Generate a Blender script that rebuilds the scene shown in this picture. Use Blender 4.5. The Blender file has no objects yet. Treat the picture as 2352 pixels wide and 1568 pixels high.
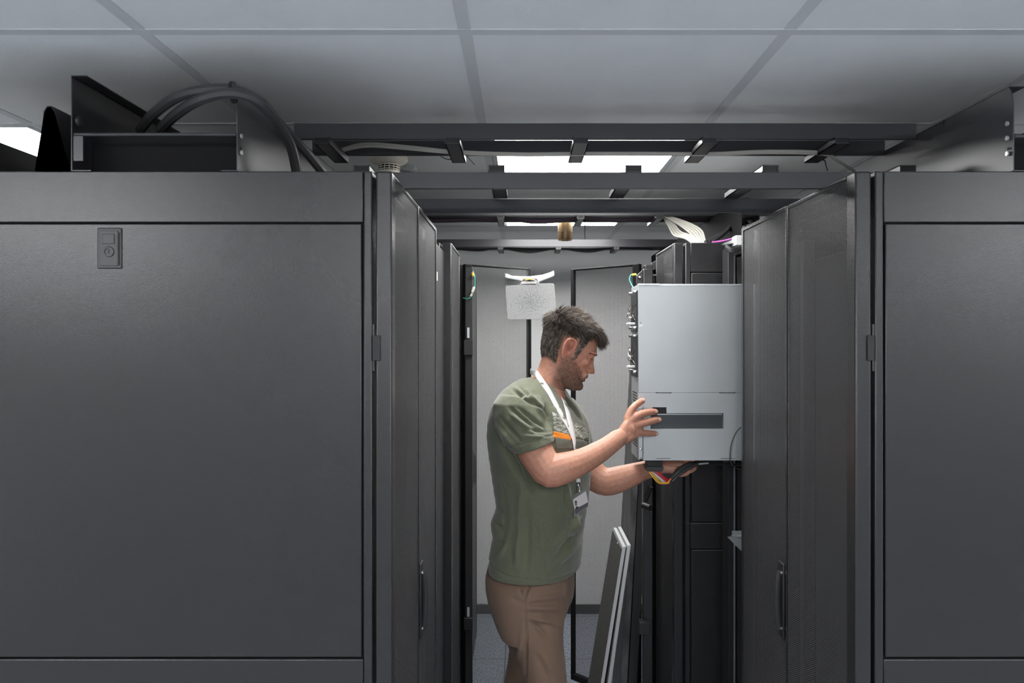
import bpy, math, random
import numpy as np
from mathutils import Vector, Matrix
from mathutils.bvhtree import BVHTree

# ------------------------------------------------------------------ camera, world, exposure
CAMZ = 1.67
F = 1720.0
VX, VY = 1200.0, 778.0
scene = bpy.context.scene
COL = scene.collection
cam_d = bpy.data.cameras.new('camera')
cam_d.sensor_width = 36.0
cam_d.lens = 36.0 * F / 2352.0
cam_d.shift_x = -(VX - 1176.0) / 2352.0
cam_d.shift_y = -(784.0 - VY) / 2352.0
cam_d.clip_start = 0.05
cam_d.dof.use_dof = True
cam_d.dof.focus_distance = 2.35
cam_d.dof.aperture_fstop = 7.0
cam = bpy.data.objects.new('camera', cam_d)
cam.location = (0, 0, CAMZ)
cam.rotation_euler = (math.radians(90), 0, 0)
COL.objects.link(cam)
scene.camera = cam
world = bpy.data.worlds.new('world'); scene.world = world
world.use_nodes = True
world.node_tree.nodes['Background'].inputs[0].default_value = (0.8, 0.9, 1, 1)
world.node_tree.nodes['Background'].inputs[1].default_value = 0.05
scene.view_settings.view_transform = 'Standard'
scene.view_settings.look = 'None'
scene.view_settings.exposure = 0.0
scene.view_settings.gamma = 1.0
scene.view_settings.use_curve_mapping = False
LIGHT_E = 24.0          # strength of the ceiling panels that are in view
LIGHT_REAR = 38.0       # strength of the unseen panels, most of them added to brighten the room
# ------------------------------------------------------------------ helpers
def W(px, py, Y):
    "photo direction to a point at real distance Y"
    return Vector(((px - VX) * Y / F, Y, CAMZ + (VY - py) * Y / F))
def WX(px, Y): return (px - VX) * Y / F
def WZ(py, Y): return CAMZ + (VY - py) * Y / F

class MB:
    def __init__(s): s.v = []; s.f = []; s.uv = {}
    def face(s, idx, uv=None):
        if uv: s.uv[len(s.f)] = uv
        s.f.append(tuple(idx))
    def box(s, a, b):
        x0, y0, z0 = [min(a[i], b[i]) for i in range(3)]; x1, y1, z1 = [max(a[i], b[i]) for i in range(3)]
        return s.obox(Vector((x0, y0, z0)), Vector((x1-x0, 0, 0)), Vector((0, y1-y0, 0)), Vector((0, 0, z1-z0)))
    def obox(s, o, ux, uy, uz):
        n = len(s.v)
        for k in (0, 1):
            for (i, j) in ((0, 0), (1, 0), (1, 1), (0, 1)):
                s.v.append(tuple(o + ux*i + uy*j + uz*k))
        flip = ux.cross(uy).dot(uz) < 0
        for q in ((3, 2, 1, 0), (4, 5, 6, 7), (0, 1, 5, 4), (1, 2, 6, 5), (2, 3, 7, 6), (3, 0, 4, 7)):
            if flip: q = q[::-1]
            s.face([n+i for i in q])
        return s
    def rings(s, rings, cap=True, closed=False):
        n0 = len(s.v); m = len(rings[0])
        for r in rings: s.v.extend([tuple(p) for p in r])
        k = len(rings)
        for i in range(k if closed else k-1):
            for j in range(m):
                a = n0+i*m+j; b = n0+i*m+(j+1) % m; c = n0+((i+1) % k)*m+(j+1) % m; d = n0+((i+1) % k)*m+j
                s.f.append((a, b, c, d))
        if cap and not closed:
            s.f.append(tuple(n0+j for j in range(m))[::-1]); s.f.append(tuple(n0+(k-1)*m+j for j in range(m)))
        return s
    def tube(s, pts, r, seg=8, rb=None, round_ends=False):
        pts = [Vector(p) for p in pts]
        if not hasattr(r, '__len__'): r = [r]*len(pts)
        rb = rb or r
        r = list(r); rb = list(rb)
        if round_ends:
            t0 = (pts[0]-pts[1]).normalized(); t1 = (pts[-1]-pts[-2]).normalized()
            P0 = [pts[0]+t0*r[0]*math.sin(a) for a in (1.45, 1.1, .6)]; P1 = [pts[-1]+t1*r[-1]*math.sin(a) for a in (.6, 1.1, 1.45)]
            c = [math.cos(a) for a in (1.45, 1.1, .6)]
            r = [r[0]*k for k in c]+r+[r[-1]*k for k in c[::-1]]; rb = [rb[0]*k for k in c]+rb+[rb[-1]*k for k in c[::-1]]
            pts = P0+pts+P1
        rings = []; up = None
        for i, p in enumerate(pts):
            t = (pts[min(i+1, len(pts)-1)]-pts[max(i-1, 0)]).normalized()
            if up is None:
                up = Vector((0, 0, 1)) if abs(t.z) < .9 else Vector((0, 1, 0))
            a = (up - t*up.dot(t)).normalized(); up = a; b = t.cross(a)
            rings.append([p + a*math.cos(q)*r[i] + b*math.sin(q)*rb[i] for q in [2*math.pi*j/seg for j in range(seg)]])
        return s.rings(rings)
    def lathe(s, c, prof, seg=24, axis='Z'):
        c = Vector(c); rings = []
        for (r, h) in prof:
            ring = []
            for j in range(seg):
                q = 2*math.pi*j/seg; x, y = r*math.cos(q), r*math.sin(q)
                ring.append(c + {'Z': Vector((x, y, h)), 'Y': Vector((x, h, y)), 'X': Vector((h, x, y))}[axis])
            rings.append(ring)
        return s.rings(rings)
    def ellipsoid(s, c, rad, rot=None, seg=16, rg=10):
        c = Vector(c); rings = []
        for i in range(rg+1):
            t = -math.pi/2 + math.pi*(i+.02)/(rg+.04); ring = []
            for j in range(seg):
                q = 2*math.pi*j/seg
                p = Vector((rad[0]*math.cos(t)*math.cos(q), rad[1]*math.cos(t)*math.sin(q), rad[2]*math.sin(t)))
                if rot: p = rot @ p
                ring.append(c+p)
            rings.append(ring)
        return s.rings(rings)
    def prism(s, poly, vec):
        "poly: list of 3D points (planar), extruded by vec"
        vec = Vector(vec); n = len(s.v); m = len(poly)
        s.v += [tuple(Vector(p)) for p in poly] + [tuple(Vector(p)+vec) for p in poly]
        s.f.append(tuple(n+i for i in range(m))[::-1]); s.f.append(tuple(n+m+i for i in range(m)))
        for i in range(m):
            j = (i+1) % m; s.f.append((n+i, n+j, n+m+j, n+m+i))
        return s
    def build(s, name, m, parent=None, bevel=0, smooth=True, angle=40, seg=2):
        o_loc = ROOTLOC.get(parent.name, Vector((0, 0, 0))) if parent else Vector((0, 0, 0))
        me = bpy.data.meshes.new(name)
        me.from_pydata([tuple(Vector(p)-o_loc) for p in s.v], [], s.f)
        if s.uv:
            lay = me.uv_layers.new(name='UVMap')
            for i, uvs in s.uv.items():
                p = me.polygons[i]
                for k, li in enumerate(p.loop_indices): lay.data[li].uv = uvs[k]
        import bmesh
        bm = bmesh.new(); bm.from_mesh(me); bmesh.ops.recalc_face_normals(bm, faces=bm.faces); bm.to_mesh(me); bm.free()
        me.materials.append(m)
        if smooth:
            for p in me.polygons: p.use_smooth = True
            me.set_sharp_from_angle(angle=math.radians(angle))
        o = bpy.data.objects.new(name, me); COL.objects.link(o)
        if parent: o.parent = parent; ROOTLOC[o.name] = o_loc
        if bevel:
            b = o.modifiers.new('bevel', 'BEVEL'); b.width = bevel; b.segments = seg; b.limit_method = 'ANGLE'; b.angle_limit = math.radians(40)
            b.harden_normals = False
        return o
ROOTLOC = {}
def thing(name, loc, label, cat, group=None):
    o = bpy.data.objects.new(name, None); COL.objects.link(o); o.location = loc
    o.empty_display_size = .1
    ROOTLOC[o.name] = Vector(loc); o['label'] = label; o['category'] = cat
    if group: o['group'] = group
    return o
def tag(o, label, cat, group=None):
    o['label'] = label; o['category'] = cat
    if group: o['group'] = group
    return o
def struct(o): o['kind'] = 'structure'; return o
def spline(pts, n=8):
    pts = [Vector(p) for p in pts]; out = []
    for i in range(len(pts)-1):
        p0 = pts[max(i-1, 0)]; p1 = pts[i]; p2 = pts[i+1]; p3 = pts[min(i+2, len(pts)-1)]
        for k in range(n):
            t = k/n
            out.append(.5*((2*p1)+(p2-p0)*t+(2*p0-5*p1+4*p2-p3)*t*t+(-p0+3*p1-3*p2+p3)*t**3))
    out.append(pts[-1]); return out

# ------------------------------------------------------------------ materials
def mat(name, col, rough=.5, metal=0., bump=0., bscale=400., spec=.5, var=0., vscale=3., emit=None, sheen=0., aniso=None):
    m = bpy.data.materials.new(name); m.use_nodes = True; nt = m.node_tree; b = nt.nodes['Principled BSDF']
    b.inputs['Base Color'].default_value = (*col, 1); b.inputs['Roughness'].default_value = rough
    b.inputs['Metallic'].default_value = metal; b.inputs['Specular IOR Level'].default_value = spec
    if sheen: b.inputs['Sheen Weight'].default_value = sheen
    if emit: b.inputs['Emission Color'].default_value = (*emit[0], 1); b.inputs['Emission Strength'].default_value = emit[1]
    tc = nt.nodes.new('ShaderNodeTexCoord')
    if var:
        n = nt.nodes.new('ShaderNodeTexNoise'); n.inputs['Scale'].default_value = vscale; n.inputs['Detail'].default_value = 5
        mp = nt.nodes.new('ShaderNodeMapping')
        if aniso: mp.inputs['Scale'].default_value = aniso
        r = nt.nodes.new('ShaderNodeMapRange'); r.inputs[1].default_value = .3; r.inputs[2].default_value = .7
        r.inputs[3].default_value = 1-var; r.inputs[4].default_value = 1+var
        mx = nt.nodes.new('ShaderNodeVectorMath'); mx.operation = 'SCALE'; mx.inputs[0].default_value = col
        nt.links.new(tc.outputs['Object'], mp.inputs[0]); nt.links.new(mp.outputs[0], n.inputs[0])
        nt.links.new(n.outputs[0], r.inputs[0]); nt.links.new(r.outputs[0], mx.inputs['Scale']); nt.links.new(mx.outputs[0], b.inputs['Base Color'])
    if bump:
        n2 = nt.nodes.new('ShaderNodeTexNoise'); n2.inputs['Scale'].default_value = bscale; n2.inputs['Detail'].default_value = 2
        bp = nt.nodes.new('ShaderNodeBump'); bp.inputs['Strength'].default_value = bump; bp.inputs['Distance'].default_value = .001
        nt.links.new(tc.outputs['Object'], n2.inputs[0]); nt.links.new(n2.outputs[0], bp.inputs['Height']); nt.links.new(bp.outputs[0], b.inputs['Normal'])
    return m
M = {}
M['coat'] = mat('graphite_powder_coat', (.015, .015, .016), .27, spec=.55, bump=.25, bscale=900, var=.05, vscale=2)
M['coat2'] = mat('charcoal_paint', (.028, .028, .030), .42, bump=.2, bscale=900)
M['black'] = mat('matt_black_steel', (.012, .012, .013), .5)
M['deep'] = mat('dark_plastic', (.008, .008, .009), .6)
M['rail'] = mat('ladder_paint', (.035, .035, .040), .38, bump=.1)
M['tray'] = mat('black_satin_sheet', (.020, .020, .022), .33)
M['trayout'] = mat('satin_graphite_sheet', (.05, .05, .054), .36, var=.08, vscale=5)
M['ceil'] = mat('ceiling_tile_white', (.86, .88, .875), .9, bump=.3, bscale=250, var=.02, vscale=8)
M['grid'] = mat('ceiling_grid_paint', (.68, .695, .70), .6)
M['wall'] = mat('wall_paint', (.74, .74, .74), .85, bump=.1, bscale=120)
M['wall_g'] = mat('grey_wall_paint', (.42, .42, .43), .85, bump=.1, bscale=120)
M['matt'] = mat('matt_black_frame', (.012, .012, .013), .8, spec=.15)
M['basebd'] = mat('rubber_baseboard', (.03, .031, .034), .6)
M['light'] = mat('light_diffuser', (.9, .9, .9), .6, emit=((1, .99, .975), LIGHT_E))
M['light_b'] = mat('light_diffuser_rear', (.9, .9, .9), .6, emit=((.98, .99, 1), LIGHT_REAR))
M['lframe'] = mat('light_frame', (.6, .62, .63), .5)
M['galv'] = mat('zinc_plated_steel', (.465, .49, .50), .42, metal=.55, var=.06, vscale=4, bump=.06, bscale=300)
M['galv2'] = mat('bright_zinc', (.62, .64, .65), .35, metal=.6)
M['chrome'] = mat('polished_chrome', (.8, .8, .8), .12, metal=1.)
M['screen'] = mat('dark_glass_slot', (.045, .055, .062), .4)
M['brass'] = mat('brushed_brass', (.33, .225, .125), .34, metal=.85, var=.2, vscale=60, aniso=(1, 1, .03))
M['cable_w'] = mat('grey_cable_jacket', (.42, .41, .37), .5)
M['cable_k'] = mat('black_cable_jacket', (.03, .03, .031), .5)
M['cable_g'] = mat('dark_conduit', (.042, .042, .044), .5)
M['plastic_w'] = mat('white_plastic', (.72, .73, .73), .4)
M['cream'] = mat('cream_plastic', (.60, .58, .50), .5)
M['white_em'] = mat('white_bracket_plastic', (.82, .82, .82), .4)
for k, c in dict(yellow=(.75, .5, .02), red=(.5, .01, .03), blue=(.02, .08, .4), white=(.8, .8, .8), green=(.05, .35, .25), pink=(.34, .07, .28), orange=(.7, .25, .03)).items():
    M['w_'+k] = mat(k+'_wire', c, .4)
M['led'] = mat('yellow_led', (.6, .7, .05), .4, emit=((.8, .9, .1), 1.0))

def perf_mat(name, col, pitch=.0048, hole=.41, rough=.42):
    m = bpy.data.materials.new(name); m.use_nodes = True; nt = m.node_tree; N = nt.nodes; L = nt.links
    b = N['Principled BSDF']; b.inputs['Base Color'].default_value = (*col, 1); b.inputs['Roughness'].default_value = rough
    uv = N.new('ShaderNodeUVMap'); sp = N.new('ShaderNodeSeparateXYZ'); L.new(uv.outputs[0], sp.inputs[0])
    def mth(op, a, b_=None, c=None):
        n = N.new('ShaderNodeMath'); n.operation = op
        for i, q in enumerate((a, b_, c)):
            if q is None: continue
            if isinstance(q, (int, float)): n.inputs[i].default_value = q
            else: L.new(q, n.inputs[i])
        return n.outputs[0]
    v = mth('DIVIDE', sp.outputs[0], pitch*.866); row = mth('FLOOR', v)
    odd = mth('MULTIPLY', mth('FLOORED_MODULO', row, 2.0), .5)
    u = mth('ADD', mth('DIVIDE', sp.outputs[1], pitch), odd)
    du = mth('SUBTRACT', mth('FRACT', u), .5); dv = mth('MULTIPLY', mth('SUBTRACT', mth('FRACT', v), .5), .866)
    r2 = mth('ADD', mth('MULTIPLY', du, du), mth('MULTIPLY', dv, dv))
    h = mth('LESS_THAN', r2, hole*hole)
    tr = N.new('ShaderNodeBsdfTransparent'); mx = N.new('ShaderNodeMixShader'); L.new(h, mx.inputs[0]); L.new(b.outputs[0], mx.inputs[1]); L.new(tr.outputs[0], mx.inputs[2])
    L.new(mx.outputs[0], N['Material Output'].inputs[0])
    return m
M['perf'] = perf_mat('perforated_steel', (.082, .082, .086))
M['perf_open'] = perf_mat('perforated_steel_open_door', (.13, .13, .133), hole=.42)

# ------------------------------------------------------------------ the room
X0, X1, Y0R, Y1R, ZC = -3.2, 3.9, -1.06, 4.56, CAMZ+.571
TX, TY, TS = -.107, 1.391, .6
def slab(name, a, b, m): return struct(MB().box(a, b).build(name, m, smooth=False))
def floor_mat():
    m = bpy.data.materials.new('grey_carpet_tile'); m.use_nodes = True; nt = m.node_tree; N = nt.nodes; L = nt.links; b = N['Principled BSDF']
    b.inputs['Roughness'].default_value = .95
    tc = N.new('ShaderNodeTexCoord'); n = N.new('ShaderNodeTexNoise'); n.inputs['Scale'].default_value = 160; n.inputs['Detail'].default_value = 4
    mp = N.new('ShaderNodeMapping'); mp.inputs['Scale'].default_value = (1, .5, 1)
    L.new(tc.outputs['Object'], mp.inputs[0]); L.new(mp.outputs[0], n.inputs[0])
    cr = N.new('ShaderNodeValToRGB'); cr.color_ramp.elements[0].position = .35; cr.color_ramp.elements[0].color = (.09, .10, .125, 1)
    cr.color_ramp.elements[1].position = .68; cr.color_ramp.elements[1].color = (.36, .40, .46, 1)
    L.new(n.outputs[0], cr.inputs[0])
    br = N.new('ShaderNodeTexBrick'); br.offset = 0; br.inputs['Scale'].default_value = 1; br.inputs['Brick Width'].default_value = .6; br.inputs['Row Height'].default_value = .6
    br.inputs['Mortar Size'].default_value = .0025; br.inputs['Color1'].default_value = br.inputs['Color2'].default_value = (1, 1, 1, 1); br.inputs['Mortar'].default_value = (.15, .15, .16, 1)
    mp2 = N.new('ShaderNodeMapping'); mp2.inputs['Location'].default_value = (.09, -.31, 0); L.new(tc.outputs['Object'], mp2.inputs[0]); L.new(mp2.outputs[0], br.inputs[0])
    mx = N.new('ShaderNodeMix'); mx.data_type = 'RGBA'; mx.blend_type = 'MULTIPLY'; mx.inputs[0].default_value = 1
    L.new(cr.outputs[0], mx.inputs[6]); L.new(br.outputs[0], mx.inputs[7]); L.new(mx.outputs[2], b.inputs['Base Color'])
    bp = N.new('ShaderNodeBump'); bp.inputs['Strength'].default_value = .6; bp.inputs['Distance'].default_value = .003
    L.new(n.outputs[0], bp.inputs['Height']); L.new(bp.outputs[0], b.inputs['Normal'])
    return m
slab('floor', (X0, Y0R, -.1), (X1, Y1R, 0), floor_mat())
slab('wall_back', (X0, Y1R, 0), (X1, Y1R+.1, ZC+.1), M['wall'])
slab('wall_front', (X0, Y0R-.1, 0), (X1, Y0R, ZC+.1), M['wall_g'])
slab('wall_left', (X0-.1, Y0R, 0), (X0, Y1R, ZC+.1), M['wall'])
slab('wall_right', (X1, Y0R, 0), (X1+.1, Y1R, ZC+.1), M['wall'])
slab('baseboard_back', (X0, Y1R-.012, 0), (X1, Y1R, .055), M['basebd'])
# ceiling: tiles leave openings where the light panels sit
LIGHTS = [(0, 1, 1), (-3, 1, 1), (0, 3, 1), (-4, -3, 0), (-3, -3, 0), (-1, -4, 0), (1, -4, 0), (3, -3, 0), (5, -4, 0), (3, 1, 0)]  # panels behind and beside the camera are added to light ceiling and rack ends
lit = {(i, j) for i, j, _ in LIGHTS}
mb = MB()
ni0 = math.floor((X0-TX)/TS); ni1 = math.ceil((X1-TX)/TS); nj0 = math.floor((Y0R-TY)/TS); nj1 = math.ceil((Y1R-TY)/TS)
for i in range(ni0, ni1):
    for j in range(nj0, nj1):
        if (i, j) in lit: continue
        a, b = max(X0, TX+i*TS), min(X1, TX+(i+1)*TS); c, d = max(Y0R, TY+j*TS), min(Y1R, TY+(j+1)*TS)
        mb.box((a, c, ZC), (b, d, ZC+.015))
struct(mb.build('ceiling', M['ceil'], smooth=False))
mb = MB(); w = .012
for i in range(ni0, ni1+1):
    x = TX+i*TS
    if X0+.02 < x < X1-.02: mb.box((x-w, Y0R, ZC-.0014), (x+w, Y1R, ZC-.0002))
for j in range(nj0, nj1+1):
    y = TY+j*TS
    if Y0R+.02 < y < Y1R-.02: mb.box((X0, y-w, ZC-.0018), (X1, y+w, ZC-.0002))
struct(mb.build('trim_1', M['grid'], smooth=False))
def ceiling_light(i, j, main, label):
    x, y = TX+i*TS, TY+j*TS
    t = thing('ceiling_light', (x+.3, y+.3, ZC), label, 'ceiling light', 'square light panels in the tiled ceiling')
    e = .014; f = MB()
    for a, b in (((x+e, y+e), (x+TS-e, y+e+.014)), ((x+e, y+TS-e-.014), (x+TS-e, y+TS-e)), ((x+e, y+e+.014), (x+e+.014, y+TS-e-.014)), ((x+TS-e-.014, y+e+.014), (x+TS-e, y+TS-e-.014))):
        f.box((*a, ZC-.002), (*b, ZC+.02))
    f.build('light_frame', M['lframe'], t)
    MB().box((x+.02, y+.02, ZC+.02), (x+TS-.02, y+TS-.02, ZC+.045)).build('housing', M['lframe'], t)
    MB().box((x+.028, y+.028, ZC+.001), (x+TS-.028, y+TS-.028, ZC+.006)).build('diffuser', M['light'] if main else M['light_b'], t)
LBL = {(0, 1): 'lit white square ceiling panel above the man between the overhead ladder racks', (-3, 1): 'lit white ceiling panel at the far left above the black cable trough',
       (0, 3): 'lit white ceiling panel farthest back, seen as a thin strip behind the brass nozzle',
       (-4, -3): 'added unseen ceiling light left of the camera, nearer one', (-3, -3): 'added unseen ceiling light left of the camera, second from the wall', (-1, -4): 'added unseen ceiling light behind the camera on the left', (1, -4): 'added unseen ceiling light behind the camera in the middle',
       (3, -3): 'added unseen ceiling light right of the camera, nearer one', (5, -4): 'added unseen ceiling light behind the camera at far right', (3, 1): 'white ceiling panel over the right rack row'}
for i, j, mn in LIGHTS: ceiling_light(i, j, mn, LBL[(i, j)])

# ------------------------------------------------------------------ racks
ZT = CAMZ+.3225       # top of the racks
def xs(s, a): return s*a
def door_leaf(root, name, p0, d, n, width, z0, z1, th, st_near, st_far, pm, top=.010, handle=None, frame_m=None, label=None):
    """leaf from p0 (2D) along unit d, thickness th along n (away from the viewer side face). perforated panel inside a frame"""
    frame_m = frame_m or M['coat']
    p0 = Vector((*p0, 0)); d = Vector((*d, 0)); n = Vector((*n, 0)); up = Vector((0, 0, 1))
    f = MB()
    f.obox(p0+up*z0, d*st_near, n*th, up*(z1-z0))
    f.obox(p0+d*(width-st_far)+up*z0, d*st_far, n*th, up*(z1-z0))
    f.obox(p0+d*st_near+up*(z1-top), d*(width-st_near-st_far), n*th, up*top)
    f.obox(p0+d*st_near+up*z0, d*(width-st_near-st_far), n*th, up*.03)
    dr = f.build('door', frame_m, root, bevel=.004 if st_near > .03 else .0012, seg=3)
    if label: dr['label'] = label
    q = MB(); a = p0+d*(st_near-.004)+n*.003; ww = width-st_near-st_far+.008; h = z1-top-z0-.03+.008; zb = z0+.026
    for off, fl in ((0, 0), (.0004, 1)):
        k = len(q.v)
        q.v += [tuple(a+n*off+d*x+up*z) for x, z in ((0, zb), (ww, zb), (ww, zb+h), (0, zb+h))]
        q.face((k, k+1, k+2, k+3), uv=[(0, 0), (ww, 0), (ww, h), (0, h)])
    k = 0
    for i in range(4): q.face((i, (i+1) % 4, 4+(i+1) % 4, 4+i), uv=[(.0001, .0001)]*4)
    q.build('perforated_panel', pm, dr, smooth=False)
    if handle:
        hu, hz0, hz1 = handle
        b = MB(); c = p0+d*hu
        b.obox(c+up*hz0-n*.004, d*.040, n*.006, up*(hz1-hz0))
        hb = b.build('handle_plate', M['black'], dr, bevel=.003)
        hp = []
        for tt in range(9):
            q_ = tt/8; hp.append(c+d*.018+up*(hz0+.02+(hz1-hz0-.04)*q_)-n*(.004+.006*math.sin(math.pi*q_)**.5))
        MB().tube(hp, .006, 10, rb=[.009]*9).build('handle', M['black'], dr)
        for zz in (hz0+.025, hz1-.025): MB().lathe(c+d*.01+up*zz-n*.006, [(.004, -.002), (.004, .002)], 12, 'X').build('handle_screw', M['chrome'], dr)
    return dr

def rack(s, face, ya, yb, depth, label, near_open=False, far='closed', far_dir=None, group='server racks along the aisle', latch=None, extra_seam=True, near_half=True):
    x = lambda a: s*a
    t = thing('server_rack', (x(face+.5), (ya+yb)/2, 0), label, 'server rack', group)
    th = .031; post0 = face+th+.007; back = post0+depth
    # frame: four posts, top sheet, base
    f = MB()
    for a in (post0, back-.017):
        for y in (ya, yb-.04): f.box((x(a), y, .03), (x(a+.0165), y+.04, ZT))
    f.box((x(post0+.0165), ya+.002, ZT-.05), (x(post0+.04), ya+.03, ZT)); f.box((x(post0+.0165), yb-.03, ZT-.05), (x(post0+.04), yb, ZT))
    f.box((x(post0), ya+.04, ZT-.035), (x(post0+.03), yb-.04, ZT)); f.box((x(post0), ya+.04, .03), (x(post0+.03), yb-.04, .09))
    for y in (ya+.004, yb-.024):
        for z in (.05, ZT-.045): f.box((x(post0+.01), y, z), (x(back-.01), y+.018, z+.02))
    f.build('frame', M['coat'], t, bevel=.0025)
    MB().box((x(post0+.03), ya+.01, ZT-.012), (x(back), yb-.01, ZT-.001)).build('top_panel', M['coat2'], t)
    MB().box((x(back), ya+.01, .04), (x(back+.004), yb-.01, ZT-.01)).build('rear_panel', M['coat2'], t)
    MB().box((x(post0+.02), ya+.02, .02), (x(back-.02), yb-.02, .05)).build('base', M['black'], t)
    for a in (post0+.05, back-.08):
        for y in (ya+.06, yb-.06): MB().lathe((x(a), y, 0), [(.02, 0), (.02, .01), (.008, .012), (.008, .03)], 12).build('levelling_foot', M['black'], t)
    # side panels facing the camera and away from it
    sz = [(ZT-.0985, ZT), (CAMZ-.6125, CAMZ+.2215), (CAMZ-.703, CAMZ-.6165), (.09, CAMZ-.707)]
    names = ['header_panel', 'side_panel', 'middle_band', 'side_panel']
    a0, a1 = post0+.0175, back-.0175
    for (z0, z1), nm in zip(sz, names):
        ins = .003 if nm == 'side_panel' else 0
        p = MB().box((x(a0+ins), ya+.001, z0), (x(a1), ya+.012, z1)).build(nm, M['coat'], t, bevel=.002)
        if nm == 'side_panel' and z0 > .5 and latch:
            lx, lz = latch
            L = MB(); L.box((lx-.024, ya-.0015, lz-.0395), (lx+.024, ya+.004, lz+.0395)); Lo = L.build('latch', M['coat2'], p, bevel=.0025)
            MB().box((lx-.018, ya-.003, lz-.034), (lx+.018, ya-.001, lz+.034)).build('latch_plate', M['coat2'], p, bevel=.0012)
            MB().box((lx-.012, ya-.0045, lz+.008), (lx+.011, ya-.0025, lz+.027)).build('latch_slider', M['coat2'], p, bevel=.001)
            MB().lathe((lx, ya-.003, lz-.007), [(.0105, .002), (.0105, -.001), (.0095, -.002), (.0075, -.002), (.0075, -.0005), (.001, -.0005)], 24, 'Y').build('lock_ring', M['coat2'], p)
            MB().box((lx-.0009, ya-.0042, lz-.011), (lx+.0009, ya-.003, lz-.002)).build('keyhole', M['deep'], p)
            MB().box((lx+.0165, ya-.0034, lz-.033), (lx+.019, ya-.0012, lz+.03)).build('latch_gap', M['deep'], p)
    for (z0, z1) in ((.06, CAMZ-.6145), (CAMZ-.6125, ZT)):
        MB().box((x(a0), yb-.012, z0), (x(a1), yb-.001, z1)).build('side_panel', M['coat'], t)
    MB().box((x(post0+.018), ya+.0135, .06), (x(back-.018), ya+.0155, ZT-.02)).build('light_block_sheet', M['deep'], t)  # added sheet that keeps light from leaking through the panel seams
    # mounting rails and equipment inside
    for y in (ya+.09, yb-.12):
        MB().box((x(post0+.10), y, .09), (x(post0+.13), y+.03, ZT-.05)).build('mounting_rail', M['black'], t)
    MB().box((x(post0+.14), ya+.10, .10), (x(back-.12), yb-.10, ZT-.10)).build('equipment_bay', M['deep'], t, bevel=.003)
    # doors
    half = (yb-ya)/2
    hz = (CAMZ-.735, CAMZ-.55)
    if near_half:
        door_leaf(t, 'door', (x(face), ya), (0, 1), (s, 0), half-.002, .07, ZT, th, .040, .007, M['perf'], label=None)
    if far == 'closed':
        door_leaf(t, 'door', (x(face), ya+half+.001), (0, 1), (s, 0), half-.002, .07, ZT, th, .007, .016, M['perf'], handle=(.012, *hz))
    elif far == 'open':
        h0, dr = far_dir
        h0 = Vector(h0); e = Vector(dr); w_ = (e-h0).length; d = (e-h0).normalized(); n = Vector((-d.y, d.x))
        door_leaf(t, 'door', tuple(h0), tuple(d), tuple(n), w_, .10, ZT-.0005, .022, .035, .016, M['perf_open'], top=.008, frame_m=M['matt'], label='perforated door leaf swung open across the aisle')
    # hinge knuckle visible in the gap by the near door edge
    if near_half:
        hz0 = WZ(828, 1.44); hz1 = WZ(770, 1.44)
        MB().box((x(face+.022), ya-.004, hz0), (x(face+.036), ya+.02, hz1)).build('hinge', M['deep'], t, bevel=.001)
        MB().lathe((x(face+.036), ya+.004, hz0-.02), [(.003, 0), (.003, .09)], 10).build('hinge_pin', M['coat'], t)
    return t, post0, back
rA, pL, bL = rack(-1, .251, 1.44, 2.19, 1.07, 'large dark grey rack end with recessed keyed latch, filling the left of the picture', latch=(WX(252, 1.44), WZ(570, 1.44)))
rB, pR, bR = rack(+1, .640, 1.44, 2.19, 1.07, 'dark grey rack end with perforated double doors at the right edge of the picture')
rC, _, _ = rack(-1, .238, 2.51, 3.21, 1.07, 'second dark rack on the left, its far door leaf swung open behind the man', far='open', far_dir=((-.246, 3.215), (.042, 3.42)))
rD, _, _ = rack(+1, .508, 2.51, 3.21, 1.07, 'dark rack behind the silver chassis on the right, far door leaf swung open', far='open', far_dir=((.513, 3.215), (.236, 3.47)))
rE, _, _ = rack(-1, .246, 3.27, 4.05, 1.07, 'rearmost rack on the left, a narrow dark strip beyond the open mesh door')

# narrow cabinets in the gaps between the racks
t = thing('cooling_cabinet', (-.8, 2.35, 0), 'narrow dark cabinet squeezed between the first and second left racks', 'cabinet')
MB().box((-1.36, 2.195, .03), (-.262, 2.505, ZT-.03)).build('body', M['black'], t, bevel=.003)
MB().box((-.262, 2.20, .05), (-.256, 2.34, ZT-.045)).build('door', M['black'], t, bevel=.002)
MB().box((-1.3, 2.22, 0), (-.3, 2.48, .03)).build('base', M['black'], t)
MB().box((-.2555, 2.205, WZ(649, 2.3)), (-.252, 2.225, WZ(630, 2.3))).build('caution_label', M['cream'], t)
t = thing('open_frame_cabinet', (1.2, 2.35, 0), 'narrow open-fronted cabinet frame behind the silver chassis on the right', 'cabinet')
f = MB()
for y in (2.205, 2.465): f.box((.70, y, .03), (.735, y+.03, ZT-.02)); f.box((1.70, y, .03), (1.735, y+.03, ZT-.02))
f.box((.70, 2.23, ZT-.05), (1.735, 2.47, ZT-.02)); f.box((.70, 2.23, .03), (1.735, 2.47, .06))
f.build('frame', M['black'], t, bevel=.002)
MB().box((.745, 2.49, .06), (1.69, 2.494, ZT-.05)).build('side_liner', M['deep'], t)
MB().box((WX(1665, 2.44), 2.40, .08), (WX(1677, 2.44), 2.47, ZT-.03)).build('inner_post', M['black'], t, bevel=.001)
MB().box((WX(1678, 2.42), 2.41, .08), (WX(1687, 2.42), 2.425, WZ(588, 2.42))).build('zinc_channel', M['galv'], t, bevel=.001)
MB().box((WX(1690, 2.42), 2.40, .08), (WX(1715, 2.42), 2.47, ZT-.06)).build('inner_post', M['deep'], t)
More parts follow.
